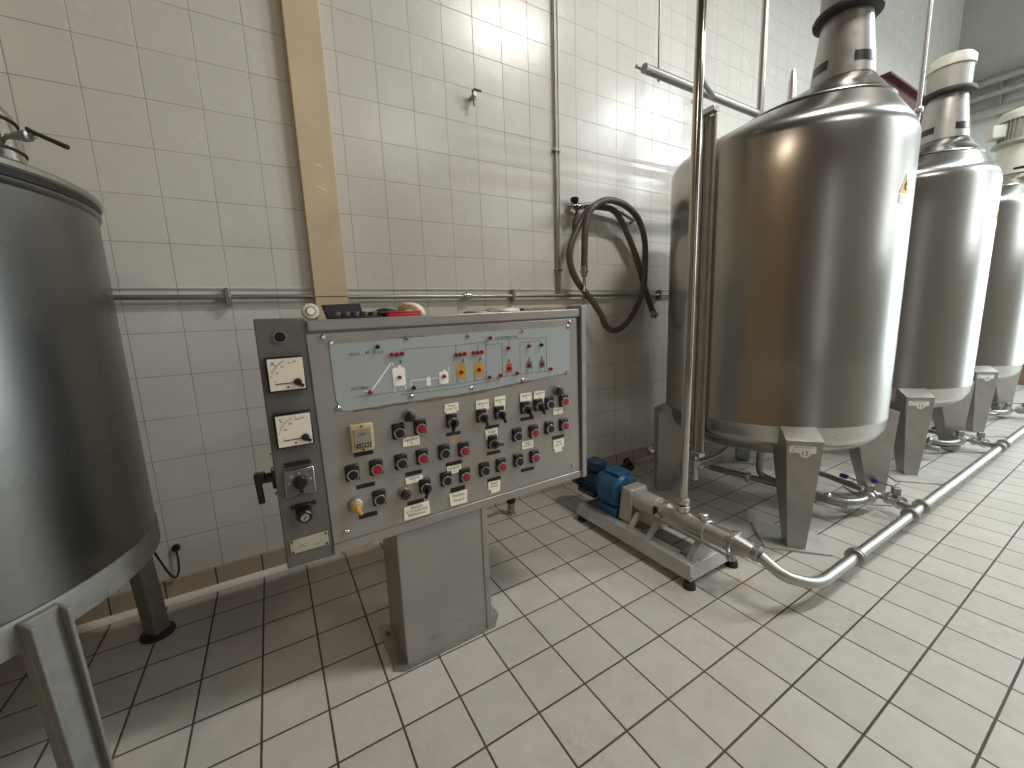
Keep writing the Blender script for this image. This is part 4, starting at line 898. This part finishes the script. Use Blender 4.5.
MB().turn((3.47, -.74, 2.34), (0, 0, 1), [(0, .026), (.30, .026), (.305, .044), (.33, .044), (.335, .03), (.40, .03), (.405, .044), (.43, .044), (.435, .028), (.60, .028), (.68, .016)], 18).build('body', 'steel', t, smooth=True)
MB().turn((3.47, -.74, 2.72), (.3, -1, 0), [(0, .014), (.07, .014), (.075, .026), (.10, .026)], 14).build('side_port', 'pipe', t, smooth=True)
t = thing('drop_rod', 'bright thin pipe hanging between the nearest and middle tanks', 'pipe', (3.9, -1.33, 2.1))
MB().cyl((3.90, -1.33, 2.05), (3.91, -1.32, 4.95), .013, n=14).build('tube', 'pipe', t, smooth=True)
mb = MB(); flange_ring(mb, (3.90, -1.33, 2.60), (0, 0, 1), .024, .03); mb.build('clamp', 'steel', t, smooth=True)
t = thing('end_wall_pipes', 'grey pipes running along top of the far end wall', 'pipe', (9.9, -1, 4.3))
for z, r in ((4.17, .07), (4.42, .05), (4.62, .06)):
    MB().cyl((9.86, -2.6, z + .0), (9.86, 0, z), r, n=16).build('tube', 'motor_fin', t, smooth=True)
for y in (-.55, -2.0): MB().box((9.93, y, 4.4), (.14, .04, .6)).build('bracket', 'dull', t, bevel=.004)
t = thing('oxide_girder', 'dark red steel girder on wall brackets behind the middle tank', 'beam', (6.1, -.62, 3.3))
mb = MB(); mb.box((6.1, -.62, 3.50), (1.5, .14, .02)); mb.box((6.1, -.62, 3.41), (1.5, .02, .18)); mb.box((6.1, -.62, 3.32), (1.5, .14, .02)); mb.build('girder', 'oxide', t)
for x in (5.5, 6.7): MB().box((x, -.271, 3.41), (.10, .541, .10)).build('wall_bracket', 'oxide', t)

# ------------------------------------------------------------------ light
for x, y, lb in ((-3.0, -4.6, 'fluorescent lamp hanging in the corner by the ochre side wall'), (5.9, -2.9, 'fluorescent lamp hanging above the tank row'), (2.9, -2.4, 'fluorescent lamp hanging above the screw pump'), (8.4, -4.4, 'fluorescent lamp hanging near the end wall doorway'), (2.3, -5.2, 'fluorescent lamp hanging over open floor before the cabinet')):  # all but the pump lamp are unseen, added to lift light and reflections
    ceiling_lamp(x, y, lb, 4.9 if 2.5 < x < 4 else 4.7)
w = bpy.data.worlds.new('World'); scene.world = w; w.use_nodes = True
bg = w.node_tree.nodes['Background']; bg.inputs[0].default_value = (.80, .93, 1, 1); bg.inputs[1].default_value = .9
def area(name, loc, rot, sx, sy, power, col):
    l = bpy.data.lights.new(name, 'AREA'); l.shape = 'RECTANGLE'; l.size = sx; l.size_y = sy; l.energy = power; l.color = col
    o = bpy.data.objects.new(name, l); COL.objects.link(o); o.location = loc; o.rotation_euler = rot; return o
for i, (a, b, z0, z1) in enumerate(FRONT_WIN_AND_SLIT):
    area('daylight_window', ((a + b) / 2, Y0 - .14, (z0 + z1) / 2), (PI / 2, 0, 0), b - a, z1 - z0, (5, 100)[i], (.93, .97, 1))  # the slit's weak light is added for the tank streak
area('daylight_door', (X1 + .16, (END_DOOR[0] + END_DOOR[1]) / 2, 1.8), (PI / 2, 0, PI / 2), END_DOOR[1] - END_DOOR[0], 3.5, 130, (.82, .96, 1))
for x, y, p in ((-3.0, -4.6, 34), (5.9, -2.9, 100), (2.9, -2.4, 80), (8.4, -4.4, 210), (2.3, -5.2, 30)):  # side wall, tank row, doorway and open floor entries are added fill
    area('lamp_light', (x, y, 4.88 if 2.5 < x < 4 else 4.68), (0, 0, 0), 1.2, .14, p, (1, .84, .66) if x < 1 else (1, .965, .91) if x < 5 else (.86, .96, 1))

# ------------------------------------------------------------------ camera
cam = bpy.data.cameras.new('Camera'); cam.sensor_fit = 'HORIZONTAL'; cam.sensor_width = 36; cam.lens = 401.94 / 1024 * 36; cam.clip_start = .02; cam.clip_end = 60
co = bpy.data.objects.new('Camera', cam); COL.objects.link(co)
yaw, pitch, roll = .5348, .1622, -.0376
f = Vector((math.sin(yaw) * math.cos(pitch), math.cos(yaw) * math.cos(pitch), -math.sin(pitch))); r0 = Vector((math.cos(yaw), -math.sin(yaw), 0)); u0 = r0.cross(f)
rt = r0 * math.cos(roll) + u0 * math.sin(roll); up = u0 * math.cos(roll) - r0 * math.sin(roll)
mtx = Matrix((rt, up, -f)).transposed().to_4x4(); mtx.translation = Vector((0, -2.4344, 1.3255)); co.matrix_world = mtx
scene.camera = co
vs = scene.view_settings
vs.view_transform = 'Standard'; vs.look = 'None'; vs.exposure = 0.22; vs.gamma = 1; vs.use_curve_mapping = False
scene.cycles.max_bounces = 8; scene.cycles.diffuse_bounces = 4; scene.cycles.glossy_bounces = 5; scene.cycles.sample_clamp_indirect = 6
scene.cycles.use_denoising = True
